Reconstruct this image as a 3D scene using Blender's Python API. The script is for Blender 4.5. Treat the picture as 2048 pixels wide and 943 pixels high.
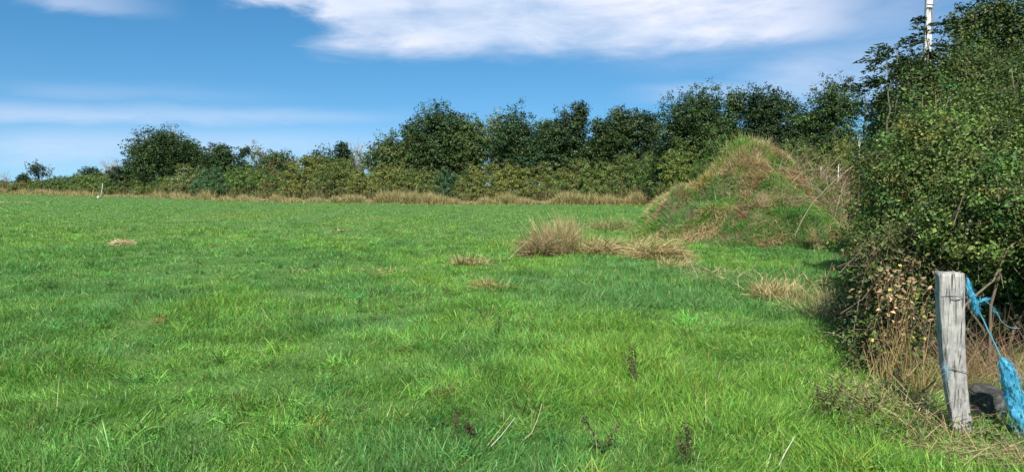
import bpy, math, numpy as np
from mathutils import Vector
C = bpy.context.scene.collection
for o in list(bpy.data.objects): bpy.data.objects.remove(o)
R = math.radians
F = 1518.0; HOR = 370.0; CAMZ = 1.6
PITCH = math.atan((471.5-HOR)/F)
# ------------------------------------------------------------------ camera
cam = bpy.data.objects.new('camera', bpy.data.cameras.new('camera')); C.objects.link(cam)
cam.location = (0, 0, CAMZ); cam.rotation_euler = (math.pi/2-PITCH, 0, 0)
cam.data.sensor_width = 36; cam.data.lens = 36*F/2048; cam.data.clip_start = .05; cam.data.clip_end = 6000
bpy.context.scene.camera = cam
# ------------------------------------------------------------------ sun and sky
SAZ, SEL = R(185), R(47)       # clockwise from the view direction, height
sd = Vector((math.sin(SAZ)*math.cos(SEL), math.cos(SAZ)*math.cos(SEL), math.sin(SEL)))
sl = bpy.data.lights.new('sun', 'SUN'); sl.energy = 4.6; sl.angle = R(.5); sl.color = (1, .95, .86)
so = bpy.data.objects.new('sun', sl); C.objects.link(so); so.rotation_euler = sd.to_track_quat('Z', 'Y').to_euler(); so.location = (20, -20, 40)
sc = bpy.context.scene
sc.view_settings.view_transform = 'Standard'; sc.view_settings.look = 'None'
sc.view_settings.exposure = 0.75; sc.view_settings.gamma = 1; sc.view_settings.use_curve_mapping = False
sc.render.engine = 'CYCLES'; sc.cycles.max_bounces = 6; sc.cycles.transparent_max_bounces = 4
sc.cycles.diffuse_bounces = 3; sc.cycles.glossy_bounces = 2; sc.cycles.transmission_bounces = 3
W = bpy.data.worlds.new('World'); sc.world = W; W.use_nodes = True
wt = W.node_tree; wn = wt.nodes; wn.clear()
def N(tree, typ, **kw):
    n = tree.nodes.new(typ)
    for k, v in kw.items():
        if k == 'inp':
            for a, b in v.items(): n.inputs[a].default_value = b
        else: setattr(n, k, v)
    return n
def build_sky():
    L = wt.links.new
    def m(op, a, b=None, c=None, clamp=False):
        n = N(wt, 'ShaderNodeMath', operation=op, use_clamp=clamp)
        for i, x in enumerate((a, b, c)):
            if x is None: continue
            if isinstance(x, (int, float)): n.inputs[i].default_value = x
            else: L(x, n.inputs[i])
        return n.outputs[0]
    def sstep(x, e0, e1):
        n = N(wt, 'ShaderNodeMapRange', interpolation_type='SMOOTHSTEP'); L(x, n.inputs[0])
        n.inputs[1].default_value = e0; n.inputs[2].default_value = e1; return n.outputs[0]
    sky = N(wt, 'ShaderNodeTexSky', sky_type='NISHITA', sun_disc=False, sun_elevation=SEL, sun_rotation=SAZ,
            air_density=1.0, dust_density=0.35, ozone_density=2.2, altitude=100)
    hsv = N(wt, 'ShaderNodeHueSaturation', inp={'Saturation': 1.34, 'Value': 1.0, 'Hue': .492}); L(sky.outputs[0], hsv.inputs['Color'])
    tc = N(wt, 'ShaderNodeTexCoord'); ma = N(wt, 'ShaderNodeVectorMath', operation='MULTIPLY_ADD'); L(tc.outputs['Generated'], ma.inputs[0]); ma.inputs[1].default_value = (1, 1, 1.15); ma.inputs[2].default_value = (0, 0, .115)
    nz = N(wt, 'ShaderNodeVectorMath', operation='NORMALIZE'); L(ma.outputs[0], nz.inputs[0]); L(nz.outputs[0], sky.inputs[0])
    sp = N(wt, 'ShaderNodeSeparateXYZ'); L(tc.outputs['Generated'], sp.inputs[0])
    x, y, z = sp.outputs
    az = m('MULTIPLY', m('ARCTAN2', x, y), 57.2958); el = m('MULTIPLY', m('ARCSINE', z), 57.2958)
    # cloud layer seen at a height: noise stretched towards the horizon
    cv = N(wt, 'ShaderNodeCombineXYZ')
    L(m('MULTIPLY', az, .055), cv.inputs[0]); L(m('MULTIPLY', el, .19), cv.inputs[1])
    def noise(scale, det, rough, off, dist=0.0):
        mp = N(wt, 'ShaderNodeVectorMath', operation='ADD'); L(cv.outputs[0], mp.inputs[0]); mp.inputs[1].default_value = off
        n = N(wt, 'ShaderNodeTexNoise', inp={'Scale': scale, 'Detail': det, 'Roughness': rough, 'Distortion': dist}); L(mp.outputs[0], n.inputs['Vector'])
        return n.outputs[0]
    n1 = noise(1.1, 9, .56, (3.1, 1.7, .4), .3); n2 = noise(3.0, 8, .62, (7.3, 4.2, 2.2), .5); n3 = noise(.6, 4, .5, (1.3, 9.2, 5.2))
    d1 = m('SUBTRACT', n1, .5); d2 = m('SUBTRACT', n2, .5); d3 = m('SUBTRACT', n3, .5)
    def blob(a0, a1, e0, e1, sa, se, wa=10., we=5., k=1.0, slope=0.0):
        """soft box in azimuth and height whose edges follow the noise"""
        aa = m('ADD', az, m('MULTIPLY', m('ADD', d1, m('MULTIPLY', d2, .6)), wa))
        ee = m('ADD', m('ADD', el, m('MULTIPLY', az, slope)), m('MULTIPLY', m('ADD', d1, m('MULTIPLY', d2, .7)), we))
        p = m('MULTIPLY', sstep(aa, a0-sa, a0+sa), m('SUBTRACT', 1., sstep(aa, a1-sa*2.5, a1+sa*2.5)))
        q = m('MULTIPLY', sstep(ee, e0-se, e0+se), m('SUBTRACT', 1., sstep(ee, e1-se, e1+se)))
        return m('MULTIPLY', m('MULTIPLY', p, q), k)
    parts = [blob(-14.5, 23, 9.8, 26, 2.2, 1.1, 10., 1.8, 1.0),
             blob(-19, 8, 12.8, 40, 2.2, .6, 9., 2.6, .75),
             blob(10, 34, 8.6, 15, 8, 2., 6., 1.8, .35),
             blob(-32, -26.5, 11.2, 12.4, 1.8, .4, 5., 1.6, .5),
             blob(-60, -10.5, 4.2, 5.4, 3., .7, 8., 2.0, .32),
             blob(-32, -20, 5.9, 6.6, 3., .6, 6., 1.8, .15),
             blob(-34, -8, 1.0, 3.6, 5., 1.1, 5., 1.8, .42),
             blob(9.5, 22, 6.1, 7.3, 3., .45, 5., 1.2, .35),
             blob(17, 40, 5.5, 9.5, 4., 1.5, 5., 1.6, .42),
             blob(-180, 180, 34, 60, 6., 6., 60., 25., .35)]
    tot = parts[0]
    for p in parts[1:]: tot = m('MAXIMUM', tot, p)
    tex = m('ADD', .90, m('MULTIPLY', m('ADD', m('MULTIPLY', d2, 1.2), d1), 1.0))
    tot = m('MULTIPLY', tot, tex, clamp=True)
    shade = N(wt, 'ShaderNodeMapRange'); L(m('ADD', n3, m('MULTIPLY', d1, .6)), shade.inputs[0])
    shade.inputs[1].default_value = .38; shade.inputs[2].default_value = .66
    cc = N(wt, 'ShaderNodeMix', data_type='RGBA'); L(shade.outputs[0], cc.inputs[0])
    cc.inputs[6].default_value = (4.4, 5.3, 6.8, 1); cc.inputs[7].default_value = (6.9, 6.9, 7.8, 1)
    mx = N(wt, 'ShaderNodeMix', data_type='RGBA'); L(tot, mx.inputs[0]); L(hsv.outputs[0], mx.inputs[6]); L(cc.outputs[2], mx.inputs[7])
    bg = N(wt, 'ShaderNodeBackground', inp={'Strength': .086}); L(mx.outputs[2], bg.inputs[0])
    ou = N(wt, 'ShaderNodeOutputWorld'); L(bg.outputs[0], ou.inputs[0])
build_sky()

# ------------------------------------------------------------------ helpers
def ray(px, py):
    a = (px-1024)/F; b = (471.5-py)/F; cp, sp_ = math.cos(PITCH), math.sin(PITCH)
    return np.array([a, cp+b*sp_, -sp_+b*cp])
def at(px, py, Y):
    d = ray(px, py); return np.array([0, 0, CAMZ])+d*(Y/d[1])
def gp(px, py):
    d = ray(px, py); return np.array([0, 0, CAMZ])+d*(-CAMZ/d[2])
def tag(o, label=None, cat=None, group=None, kind=None):
    if label: o['label'] = label
    if cat: o['category'] = cat
    if group: o['group'] = group
    if kind: o['kind'] = kind
    return o
def empty(name, loc, label, cat, group=None):
    o = bpy.data.objects.new(name, None); C.objects.link(o); o.location = loc; o.empty_display_size = .2
    return tag(o, label, cat, group)
_tab = {}
def vn(x, y, s, seed=0):
    """smooth value noise, -1..1, feature size s"""
    if seed not in _tab: _tab[seed] = np.random.default_rng(seed+999).uniform(-1, 1, (257, 257))
    t = _tab[seed]; x = np.asarray(x)/s+57.3; y = np.asarray(y)/s+91.7
    i = np.floor(x).astype(int); j = np.floor(y).astype(int); u = x-i; v = y-j
    u = u*u*(3-2*u); v = v*v*(3-2*v); i %= 256; j %= 256
    return (t[i, j]*(1-u)+t[i+1, j]*u)*(1-v)+(t[i, j+1]*(1-u)+t[i+1, j+1]*u)*v
def fb(x, y, s, seed=0, n=3):
    return sum(vn(x, y, s/2**k, seed+k)*.5**k for k in range(n))
def unit(v): return v/np.maximum(np.linalg.norm(v, axis=-1, keepdims=True), 1e-9)

class Geo:
    def __init__(s): s.v = []; s.q = []; s.t = []; s.c = []; s.n = 0
    def add(s, v, q=None, t=None, c=(.5, .5, .5)):
        v = np.asarray(v, float).reshape(-1, 3)
        c = np.asarray(c, float)
        if c.ndim == 1: c = np.tile(c, (len(v), 1))
        s.v.append(v); s.c.append(c)
        if q is not None and len(q): s.q.append(np.asarray(q)+s.n)
        if t is not None and len(t): s.t.append(np.asarray(t)+s.n)
        s.n += len(v); return s
    def build(s, name, mat, parent=None, smooth=False):
        me = bpy.data.meshes.new(name); org = np.zeros(3)
        if parent is not None: org = np.array(parent.matrix_basis.translation)
        v = np.concatenate(s.v)-org
        q = np.concatenate(s.q).reshape(-1, 4) if s.q else np.zeros((0, 4), int)
        t = np.concatenate(s.t).reshape(-1, 3) if s.t else np.zeros((0, 3), int)
        me.vertices.add(len(v)); me.vertices.foreach_set('co', v.astype(np.float32).ravel())
        lo = np.concatenate([q.ravel(), t.ravel()]).astype(np.int32)
        me.loops.add(len(lo)); me.loops.foreach_set('vertex_index', lo)
        me.polygons.add(len(q)+len(t))
        st = np.concatenate([np.arange(len(q))*4, len(q)*4+np.arange(len(t))*3]).astype(np.int32)
        me.polygons.foreach_set('loop_start', st)
        if smooth: me.polygons.foreach_set('use_smooth', np.ones(len(q)+len(t), bool))
        me.update(calc_edges=True)
        ca = me.color_attributes.new('col', 'FLOAT_COLOR', 'POINT')
        c = np.concatenate(s.c); c4 = np.ones((len(c), 4), np.float32); c4[:, :3] = np.clip(c, 0, 1)
        ca.data.foreach_set('color', c4.ravel())
        me.materials.append(mat)
        o = bpy.data.objects.new(name, me); C.objects.link(o)
        if parent is not None: o.parent = parent
        return o

def blades(g, base, dr, ln, wd, droop, col, rng, seg=2, twist=None, tipc=None):
    """ribbons: base (n,3), direction (n,3), length, width, droop; seg quads then a tip"""
    n = len(base); dr = unit(dr); ln = np.broadcast_to(ln, n)[:, None]; wd = np.broadcast_to(wd, n)[:, None]; droop = np.broadcast_to(droop, n)[:, None]
    a = rng.uniform(0, math.pi*2, n) if twist is None else twist
    side = np.stack([np.cos(a), np.sin(a), np.zeros(n)], 1)
    side = unit(side-dr*(side*dr).sum(1, keepdims=True))
    rows = []
    for k in range(seg+1):
        t = k/(seg+1); p = base+dr*ln*t+np.array([0, 0, -1.])*ln*droop*t*t
        w = wd*(1-.45*t)*.5
        rows += [p-side*w, p+side*w]
    tip = base+dr*ln+np.array([0, 0, -1.])*ln*droop
    rows.append(tip); m = len(rows)
    v = np.stack(rows, 1).reshape(-1, 3)
    b = (np.arange(n)*m)[:, None]
    q = np.concatenate([b+np.array([2*k, 2*k+1, 2*k+3, 2*k+2]) for k in range(seg)], 0) if seg else None
    t = b+np.array([2*seg, 2*seg+1, 2*seg+2])
    c = np.repeat(np.broadcast_to(col, (n, 3)), m, axis=0)
    if tipc is not None:
        c = c.reshape(n, m, 3).copy(); w_ = np.linspace(0, 1, m)[None, :, None]; c = (c*(1-w_)+tipc[:, None, :]*w_).reshape(-1, 3)
    g.add(v, q, t, c)
def leaves(g, p, nrm, size, col, rng, fold=.18, asp=.55, along=None):
    """folded diamond leaves of two triangles each"""
    n = len(p); nrm = unit(nrm); r = rng.normal(size=(n, 3)) if along is None else along
    u = unit(r-nrm*(r*nrm).sum(1, keepdims=True)); w = np.cross(nrm, u); s = np.broadcast_to(size, n)[:, None]
    v = np.stack([p-u*s*.5, p+w*s*asp*.5+nrm*s*fold, p+u*s*.5, p-w*s*asp*.5+nrm*s*fold], 1).reshape(-1, 3)
    b = (np.arange(n)*4)[:, None]
    g.add(v, None, np.concatenate([b+np.array([0, 1, 2]), b+np.array([0, 2, 3])]), np.repeat(np.broadcast_to(col, (n, 3)), 4, axis=0))
def segs(g, p0, p1, r0, r1, col, k=3):
    """many thin tapered sticks at once"""
    p0 = np.asarray(p0); p1 = np.asarray(p1); n = len(p0); d = unit(p1-p0)
    h = np.where(np.abs(d[:, 2:3]) > .9, np.array([[1., 0, 0]]), np.array([[0, 0, 1.]]))
    a = unit(np.cross(d, h)); b = np.cross(d, a); r0 = np.broadcast_to(r0, n)[:, None]; r1 = np.broadcast_to(r1, n)[:, None]
    rows = []
    for p, r in ((p0, r0), (p1, r1)):
        for i in range(k):
            t = 2*math.pi*i/k; rows.append(p+(a*math.cos(t)+b*math.sin(t))*r)
    v = np.stack(rows, 1).reshape(-1, 3); bs = (np.arange(n)*2*k)[:, None]
    q = np.concatenate([bs+np.array([i, (i+1) % k, k+(i+1) % k, k+i]) for i in range(k)])
    g.add(v, q, None, np.repeat(np.broadcast_to(col, (n, 3)), 2*k, axis=0))
def tube(g, path, rad, col, k=6, cap=True):
    path = np.asarray(path, float); n = len(path); rad = np.broadcast_to(rad, n)
    T = unit(np.gradient(path, axis=0)); up = np.array([0, 0, 1.]) if abs(T[0, 2]) < .9 else np.array([1., 0, 0])
    a = unit(np.cross(T, up)); b = np.cross(T, a)
    th = np.arange(k)/k*2*math.pi
    v = path[:, None]+(a[:, None]*np.cos(th)[None, :, None]+b[:, None]*np.sin(th)[None, :, None])*rad[:, None, None]
    q = [[i*k+j, i*k+(j+1) % k, (i+1)*k+(j+1) % k, (i+1)*k+j] for i in range(n-1) for j in range(k)]
    t = []
    vv = v.reshape(-1, 3)
    if cap:
        vv = np.concatenate([vv, path[[0]], path[[-1]]])
        t = [[n*k, (j+1) % k, j] for j in range(k)]+[[n*k+1, (n-1)*k+j, (n-1)*k+(j+1) % k] for j in range(k)]
    g.add(vv, q, t, col)
def bez(p0, p1, sag, n=7, rng=None, j=0.):
    t = np.linspace(0, 1, n)[:, None]; p = p0*(1-t)+p1*t; p = p+np.asarray(sag)*(4*t*(1-t))
    if rng is not None: p[1:-1] += rng.normal(0, j, (n-2, 3))
    return p

# ------------------------------------------------------------------ materials
def mat_attr(name, rough=.5, trans=.25, spec=.5, bump=None, tint=(1, 1, 1)):
    m = bpy.data.materials.new(name); m.use_nodes = True; t = m.node_tree; b = t.nodes['Principled BSDF']; L = t.links.new
    a = N(t, 'ShaderNodeAttribute', attribute_name='col')
    tc = N(t, 'ShaderNodeTexCoord'); no = N(t, 'ShaderNodeTexNoise', inp={'Scale': 9., 'Detail': 4.}); L(tc.outputs['Object'], no.inputs['Vector'])
    mr = N(t, 'ShaderNodeMapRange'); L(no.outputs[0], mr.inputs[0]); mr.inputs[1].default_value = .3; mr.inputs[2].default_value = .7
    mr.inputs[3].default_value = .85; mr.inputs[4].default_value = 1.15
    mu = N(t, 'ShaderNodeVectorMath', operation='SCALE'); L(a.outputs['Color'], mu.inputs[0]); L(mr.outputs[0], mu.inputs['Scale'])
    L(mu.outputs[0], b.inputs['Base Color']); b.inputs['Roughness'].default_value = rough; b.inputs['Specular IOR Level'].default_value = spec
    if trans > 0:
        tr = N(t, 'ShaderNodeBsdfTranslucent'); hs = N(t, 'ShaderNodeVectorMath', operation='MULTIPLY'); L(mu.outputs[0], hs.inputs[0]); hs.inputs[1].default_value = (1.35, 1.5, .55)
        L(hs.outputs[0], tr.inputs[0]); mx = N(t, 'ShaderNodeMixShader', inp={0: trans}); L(b.outputs[0], mx.inputs[1]); L(tr.outputs[0], mx.inputs[2])
        L(mx.outputs[0], t.nodes['Material Output'].inputs[0])
    return m
M_GRASS = mat_attr('grass_blades', .45, .3, .3)
M_LEAF = mat_attr('leaves', .55, .22, .3)
M_TREE = mat_attr('tree_leaves', .5, .15, .35)
M_STRAW = mat_attr('dry_straw', .6, .2, .3)
M_BARK = mat_attr('bark', .9, 0, .2)
M_TWINE = mat_attr('blue_twine', .35, .3, .5)
def ramp_mat(name, cols, scale, detail=6, rough=.9, bump=.3, stretch=(1, 1, 1), bscale=None, spec=.3):
    m = bpy.data.materials.new(name); m.use_nodes = True; t = m.node_tree; b = t.nodes['Principled BSDF']; L = t.links.new
    tc = N(t, 'ShaderNodeTexCoord'); mp = N(t, 'ShaderNodeMapping'); mp.inputs['Scale'].default_value = stretch; L(tc.outputs['Object'], mp.inputs[0])
    no = N(t, 'ShaderNodeTexNoise', inp={'Scale': scale, 'Detail': detail, 'Roughness': .62}); L(mp.outputs[0], no.inputs['Vector'])
    cr = N(t, 'ShaderNodeValToRGB'); e = cr.color_ramp.elements
    while len(e) < len(cols): e.new(.5)
    for i, (p, c) in enumerate(cols): e[i].position = p; e[i].color = (*c, 1)
    L(no.outputs[0], cr.inputs[0]); L(cr.outputs[0], b.inputs['Base Color']); b.inputs['Roughness'].default_value = rough; b.inputs['Specular IOR Level'].default_value = spec
    n2 = N(t, 'ShaderNodeTexNoise', inp={'Scale': bscale or scale*3, 'Detail': 8, 'Roughness': .7}); L(mp.outputs[0], n2.inputs['Vector'])
    bp = N(t, 'ShaderNodeBump', inp={'Strength': bump, 'Distance': .02}); L(n2.outputs[0], bp.inputs['Height']); L(bp.outputs[0], b.inputs['Normal'])
    return m
M_SOIL = ramp_mat('soil_and_thatch', [(.3, (.045, .09, .02)), (.5, (.07, .15, .03)), (.62, (.10, .17, .045)), (.78, (.10, .10, .045))], 1.2, bump=.8, bscale=20)
M_MOUND = ramp_mat('mound_earth', [(.3, (.05, .06, .02)), (.5, (.12, .09, .05)), (.7, (.2, .15, .085))], 2.0, bump=.8, bscale=15)
M_WOOD = ramp_mat('weathered_wood', [(.28, (.13, .125, .12)), (.42, (.36, .35, .335)), (.58, (.5, .48, .44)), (.75, (.58, .5, .38))], 9, rough=.85, bump=.9, stretch=(6, 6, .55), bscale=14)
def crack_wood():
    t = M_WOOD.node_tree; b = t.nodes['Principled BSDF']; L = t.links.new; src = b.inputs['Base Color'].links[0].from_socket
    tc = N(t, 'ShaderNodeTexCoord'); mp = N(t, 'ShaderNodeMapping'); mp.inputs['Scale'].default_value = (1, 1, .07); L(tc.outputs['Object'], mp.inputs[0])
    no = N(t, 'ShaderNodeTexNoise', inp={'Scale': 55., 'Detail': 5., 'Roughness': .6, 'Distortion': .4}); L(mp.outputs[0], no.inputs['Vector'])
    mr = N(t, 'ShaderNodeMapRange'); L(no.outputs[0], mr.inputs[0]); mr.inputs[1].default_value = .53; mr.inputs[2].default_value = .64
    n2 = N(t, 'ShaderNodeTexNoise', inp={'Scale': 10., 'Detail': 5., 'Roughness': .6}); L(tc.outputs['Object'], n2.inputs['Vector'])
    m2 = N(t, 'ShaderNodeMapRange'); L(n2.outputs[0], m2.inputs[0]); m2.inputs[1].default_value = .5; m2.inputs[2].default_value = .68; m2.inputs[4].default_value = .55
    mx = N(t, 'ShaderNodeMix', data_type='RGBA'); L(mr.outputs[0], mx.inputs[0]); L(src, mx.inputs[6]); mx.inputs[7].default_value = (.09, .08, .07, 1)
    m3 = N(t, 'ShaderNodeMix', data_type='RGBA'); L(m2.outputs[0], m3.inputs[0]); L(mx.outputs[2], m3.inputs[6]); m3.inputs[7].default_value = (.16, .15, .145, 1); L(m3.outputs[2], b.inputs['Base Color'])
crack_wood()
M_STONE = ramp_mat('rough_stone', [(.3, (.02, .02, .016)), (.52, (.06, .058, .05)), (.72, (.24, .23, .21))], 9, rough=.95, bump=.8, bscale=30)  # whole stone darkened to paint in the shade on the block's front
M_CONC = ramp_mat('pole_concrete', [(.3, (.42, .42, .42)), (.6, (.55, .55, .54)), (.8, (.62, .61, .6))], 3, rough=.85, bump=.3, bscale=25)
M_WIRE = ramp_mat('galvanised_wire', [(.3, (.12, .11, .10)), (.7, (.3, .29, .28))], 40, rough=.5, bump=.2)
M_DARK = ramp_mat('shaded_burrow_soil', [(.3, (.02, .015, .01)), (.7, (.07, .05, .03))], 12, bump=.5)  # darker than the rim earth: shade of a deep hole put in the colour
M_WHITE = ramp_mat('bleached_wood', [(.3, (.5, .48, .42)), (.7, (.68, .65, .58))], 9, bump=.4, stretch=(4, 4, .6))

# ------------------------------------------------------------------ ground and mound
def HF(x, y):
    d = np.hypot(x, y)
    return .05*fb(x, y, 5, 11, 3)*np.clip(d/6, .3, 1)+.10*vn(x, y, 23, 15)*np.clip(d/30, 0, 1)-.03
MX, MY = 7.35, 24.2
_r = [0, .45, .8, 1.2, 1.7, 2.1, 2.7, 3.1, 3.6, 4.4]
_l = [2.85, 2.68, 2.25, 1.72, 1.28, 1.15, .98, .5, .0, -.4]
_rr = [2.85, 2.78, 2.6, 2.3, 1.85, 1.45, .9, .5, .12, -.4]
def HM(x, y):
    dx = np.asarray(x)-MX; dy = np.asarray(y)-MY
    dx = dx+.25*vn(x, y, 1.6, 31); dy = dy+.25*vn(x, y, 1.6, 32)
    r = np.hypot(dx, np.where(dy < 0, dy/1.35, dy/1.1)); w = .5+.5*np.clip(dx/np.maximum(r, .3), -1, 1)
    h = np.interp(r, _r, _l)*(1-w)+np.interp(r, _r, _rr)*w
    return h+(.32*fb(x, y, .9, 33, 4))*np.clip(h, 0, 1)-.02
def H(x, y): return np.maximum(HF(x, y), HM(x, y))
def grid_mesh(name, xs, ys, fn, mat, label, parent=None):
    X, Yg = np.meshgrid(xs, ys); Z = fn(X, Yg); nx, ny = len(xs), len(ys)
    i = np.arange(ny-1)[:, None]*nx+np.arange(nx-1)[None, :]; i = i.ravel()[:, None]
    g = Geo(); g.add(np.stack([X, Yg, Z], -1).reshape(-1, 3), i+np.array([0, 1, nx+1, nx]))
    o = g.build(name, mat, smooth=True); return tag(o, label, None, None, 'structure')
def spaced(a, b, c):   # fine in the middle, coarse outside
    f = np.arange(-14, 40, .25)
    return np.concatenate([-np.geomspace(14, 3000, 40)[::-1][:-1], f, np.geomspace(40, 3000, 40)])
grid_mesh('ground', spaced(0, 0, 0), spaced(0, 0, 0), HF, M_SOIL, 'green pasture ground running level to the hedges')
grid_mesh('mound', np.arange(2.2, 12.6, .08), np.arange(17.4, 29.8, .08), HM, M_MOUND, 'earth mound overgrown with grass beside the right hand hedge')

# ------------------------------------------------------------------ grass
def blobmask(x, y, cx, cy, rx, ry, rag=.35, seed=50):
    r = np.hypot((x-cx)/rx, (y-cy)/ry)+rag*fb(x, y, max(rx, ry)*.6, seed, 3); return np.clip((1.25-r)/.5, 0, 1)
def mix(a, b, w): w = np.asarray(w)[:, None]; return a*(1-w)+b*w
G_MID = np.array([.125, .262, .046]); G_BLUE = np.array([.088, .218, .058]); G_YEL = np.array([.165, .31, .048]); G_DRY = np.array([.40, .32, .13]); G_DARK = np.array([.03, .085, .018])
G_FAR = np.array([.120, .258, .058])
def grass_colour(x, y, rng):
    n = len(x); c = np.tile(G_MID, (n, 1))
    c = mix(c, G_BLUE, np.clip(.22+.9*fb(x, y*.7, 1.2, 41, 4), 0, .85)); c *= (1+.28*fb(x, y, .35, 43, 2)+.12*vn(x, y, .12, 44))[:, None]
    c = mix(c, G_YEL, np.clip(.0+.9*fb(x, y*.7, 1.3, 45, 4), 0, .6))
    c = mix(c, G_YEL, blobmask(x, y, 1.9, 6.4, 1.5, 2.6, .4, 51)*.75)
    c = mix(c, G_YEL, blobmask(x, y, -1.0, 15, 2.6, 3.0, .4, 52)*.5)
    c = mix(c, G_BLUE*np.array([1.05, 1.0, 1.2]), blobmask(x, y, 3.2, 12.2, 3.9, 2.6, .5, 53)*.6)
    c = mix(c, G_BLUE, blobmask(x, y, -9, 14, 5, 6, .4, 54)*.55)
    far = np.clip((y-24)/40, 0, 1); c = mix(c, G_FAR, far*.8)
    c = mix(c, np.array([.22, .27, .06]), np.clip(-.65+1.5*fb(x, y*.5, 6, 47), 0, .5)*np.clip((y-20)/20, 0, 1))
    c *= rng.lognormal(0, .33, (n, 1)); c[:, 0] *= rng.lognormal(0, .2, n)
    dry = rng.random(n) < (.010+.016*np.clip((y-15)/30, 0, 1)); c[dry] = G_DRY*rng.lognormal(0, .2, (dry.sum(), 1))
    return c
def sample_wedge(rng, n, y0, y1, p, mg=2.5):
    """points in a wedge wider than the view, density falling with distance as y**-p"""
    ys = np.linspace(y0, y1, 600); w = (1.5*ys+2*mg)*ys**-p; cw = np.cumsum(w); cw /= cw[-1]
    y = np.interp(rng.random(n), cw, ys); hw = .75*y+mg; return rng.uniform(-1, 1, n)*hw, y
def edge_y(x):   # front of the back hedge
    return np.interp(x, [-150, -91, -46, -28, -18, -5, 12, 25], [165, 135, 97, 81, 70, 65, 64, 60])
def field_grass():
    rng = np.random.default_rng(5); g = Geo()
    def put(n, y0, y1, p, seg, hs, ws):
        x, y = sample_wedge(rng, n, y0, y1, p); k = (y < edge_y(x)+1) & (HM(x, y) < HF(x, y)+.1); x, y = x[k], y[k]; n = len(x)
        hn = 1+.55*fb(x, y, 1.3, 61, 3)+.45*vn(x, y, .3, 66)
        h = .092*hs*np.clip(hn, .5, 2)*rng.uniform(.5, 1.45, n)*(1-.5*blobmask(x, y, 2.75, 4.55, .5, .35, .1, 73))
        tall = blobmask(x, y, 3.1, 20.9, 2.4, 1.9, .5, 71); h *= 1+3.5*tall*rng.random(n)
        h *= 1+.35*blobmask(x, y, 3.2, 12, 4, 2.6, .3, 72)
        a = rng.uniform(0, 2*math.pi, n); ln = rng.uniform(.1, 1.0, n)
        wind = np.stack([vn(x, y, .4, 63), vn(x, y, .4, 64)], 1)*.55
        d = np.stack([np.cos(a)*ln+wind[:, 0], np.sin(a)*ln+wind[:, 1], np.ones(n)], 1)
        c = grass_colour(x, y, rng); c = mix(c, np.array([.42, .38, .18]), tall*.5*rng.random(n))
        wd = ws*.0047*rng.uniform(.6, 1.5, n)*np.maximum(y/7, .8)**.62
        b = np.stack([x, y, H(x, y)-.01], 1)
        blades(g, b, d, h, wd, rng.uniform(.05, .5, n), c, rng, seg)
    put(420000, 1.8, 8.5, .3, 2, 1, 1)
    put(420000, 8.5, 22, 1.4, 1, 1, 1.1)
    put(360000, 22, 60, 1.5, 1, 1.05, 1.25)
    put(230000, 60, 150, 1.3, 1, 1.1, 1.5)
    # coarse arching tussocks
    nt = 1100; x, y = sample_wedge(rng, nt, 2.5, 30, .9, 1.5)
    keep = (HM(x, y) < HF(x, y)+.05); x, y = x[keep], y[keep]
    ex = [gp(a, b) for a, b in ((480, 830), (440, 800), (560, 810), (620, 830), (700, 770), (830, 700), (640, 760), (300, 760), (780, 850), (1010, 700), (900, 640), (560, 700), (700, 650), (860, 790))]
    x = np.concatenate([x]+[[p[0]+dx] for p in ex for dx in (-.1, .0, .12)]); y = np.concatenate([y]+[[p[1]+dy] for p in ex for dy in (-.05, .08, .0)])
    nt = len(x); k = 34; tc = grass_colour(x, y, rng)*rng.uniform(.75, 1.15, (nt, 1)); tc[tc[:, 0] > .3] = G_MID
    X = np.repeat(x, k)+rng.normal(0, .045, nt*k); Yy = np.repeat(y, k)+rng.normal(0, .045, nt*k); sz = np.repeat(rng.uniform(.6, 1.15, nt), k)
    a = rng.uniform(0, 2*math.pi, nt*k); ln = rng.uniform(.15, 1.3, nt*k)
    d = np.stack([np.cos(a)*ln, np.sin(a)*ln, np.ones(nt*k)], 1)
    blades(g, np.stack([X, Yy, H(X, Yy)], 1), d, rng.uniform(.12, .28, nt*k)*sz, rng.uniform(.005, .009, nt*k)*np.maximum(Yy/8, 1)**.5, rng.uniform(.15, .75, nt*k), np.repeat(tc, k, axis=0)*rng.lognormal(0, .2, (nt*k, 1)), rng, 3)
    # small broad leaves of clover and dock low in the sward
    n = 26000; x, y = sample_wedge(rng, n, 2.5, 14, 1., 1.5); kk = rng.random(n) < np.clip(.5+1.3*fb(x, y, 1.2, 81), 0, 1); x, y = x[kk], y[kk]; n = len(x)
    leaves(g, np.stack([x, y, H(x, y)+rng.uniform(.03, .11, n)], 1), rng.normal(0, .5, (n, 3))+[0, 0, 1], rng.uniform(.012, .026, n), np.array([.08, .20, .03])*rng.lognormal(0, .25, (n, 1)), rng, asp=.8)
    # loose pale stalks
    n = 1700; x, y = sample_wedge(rng, n, 3, 45, .9, 1.5)
    d = np.stack([rng.normal(0, .9, n), rng.normal(0, .9, n), np.ones(n)], 1)
    blades(g, np.stack([x, y, H(x, y)], 1), d, rng.uniform(.12, .32, n), .0035*np.maximum(y/6, 1)**.7, .1, np.array([.42, .38, .2])*rng.lognormal(0, .25, (n, 1)), rng, 1)
    tag(g.build('field_grass', M_GRASS), 'lush green pasture grass covering the whole field', 'grass', None, 'stuff')
field_grass()
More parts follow.
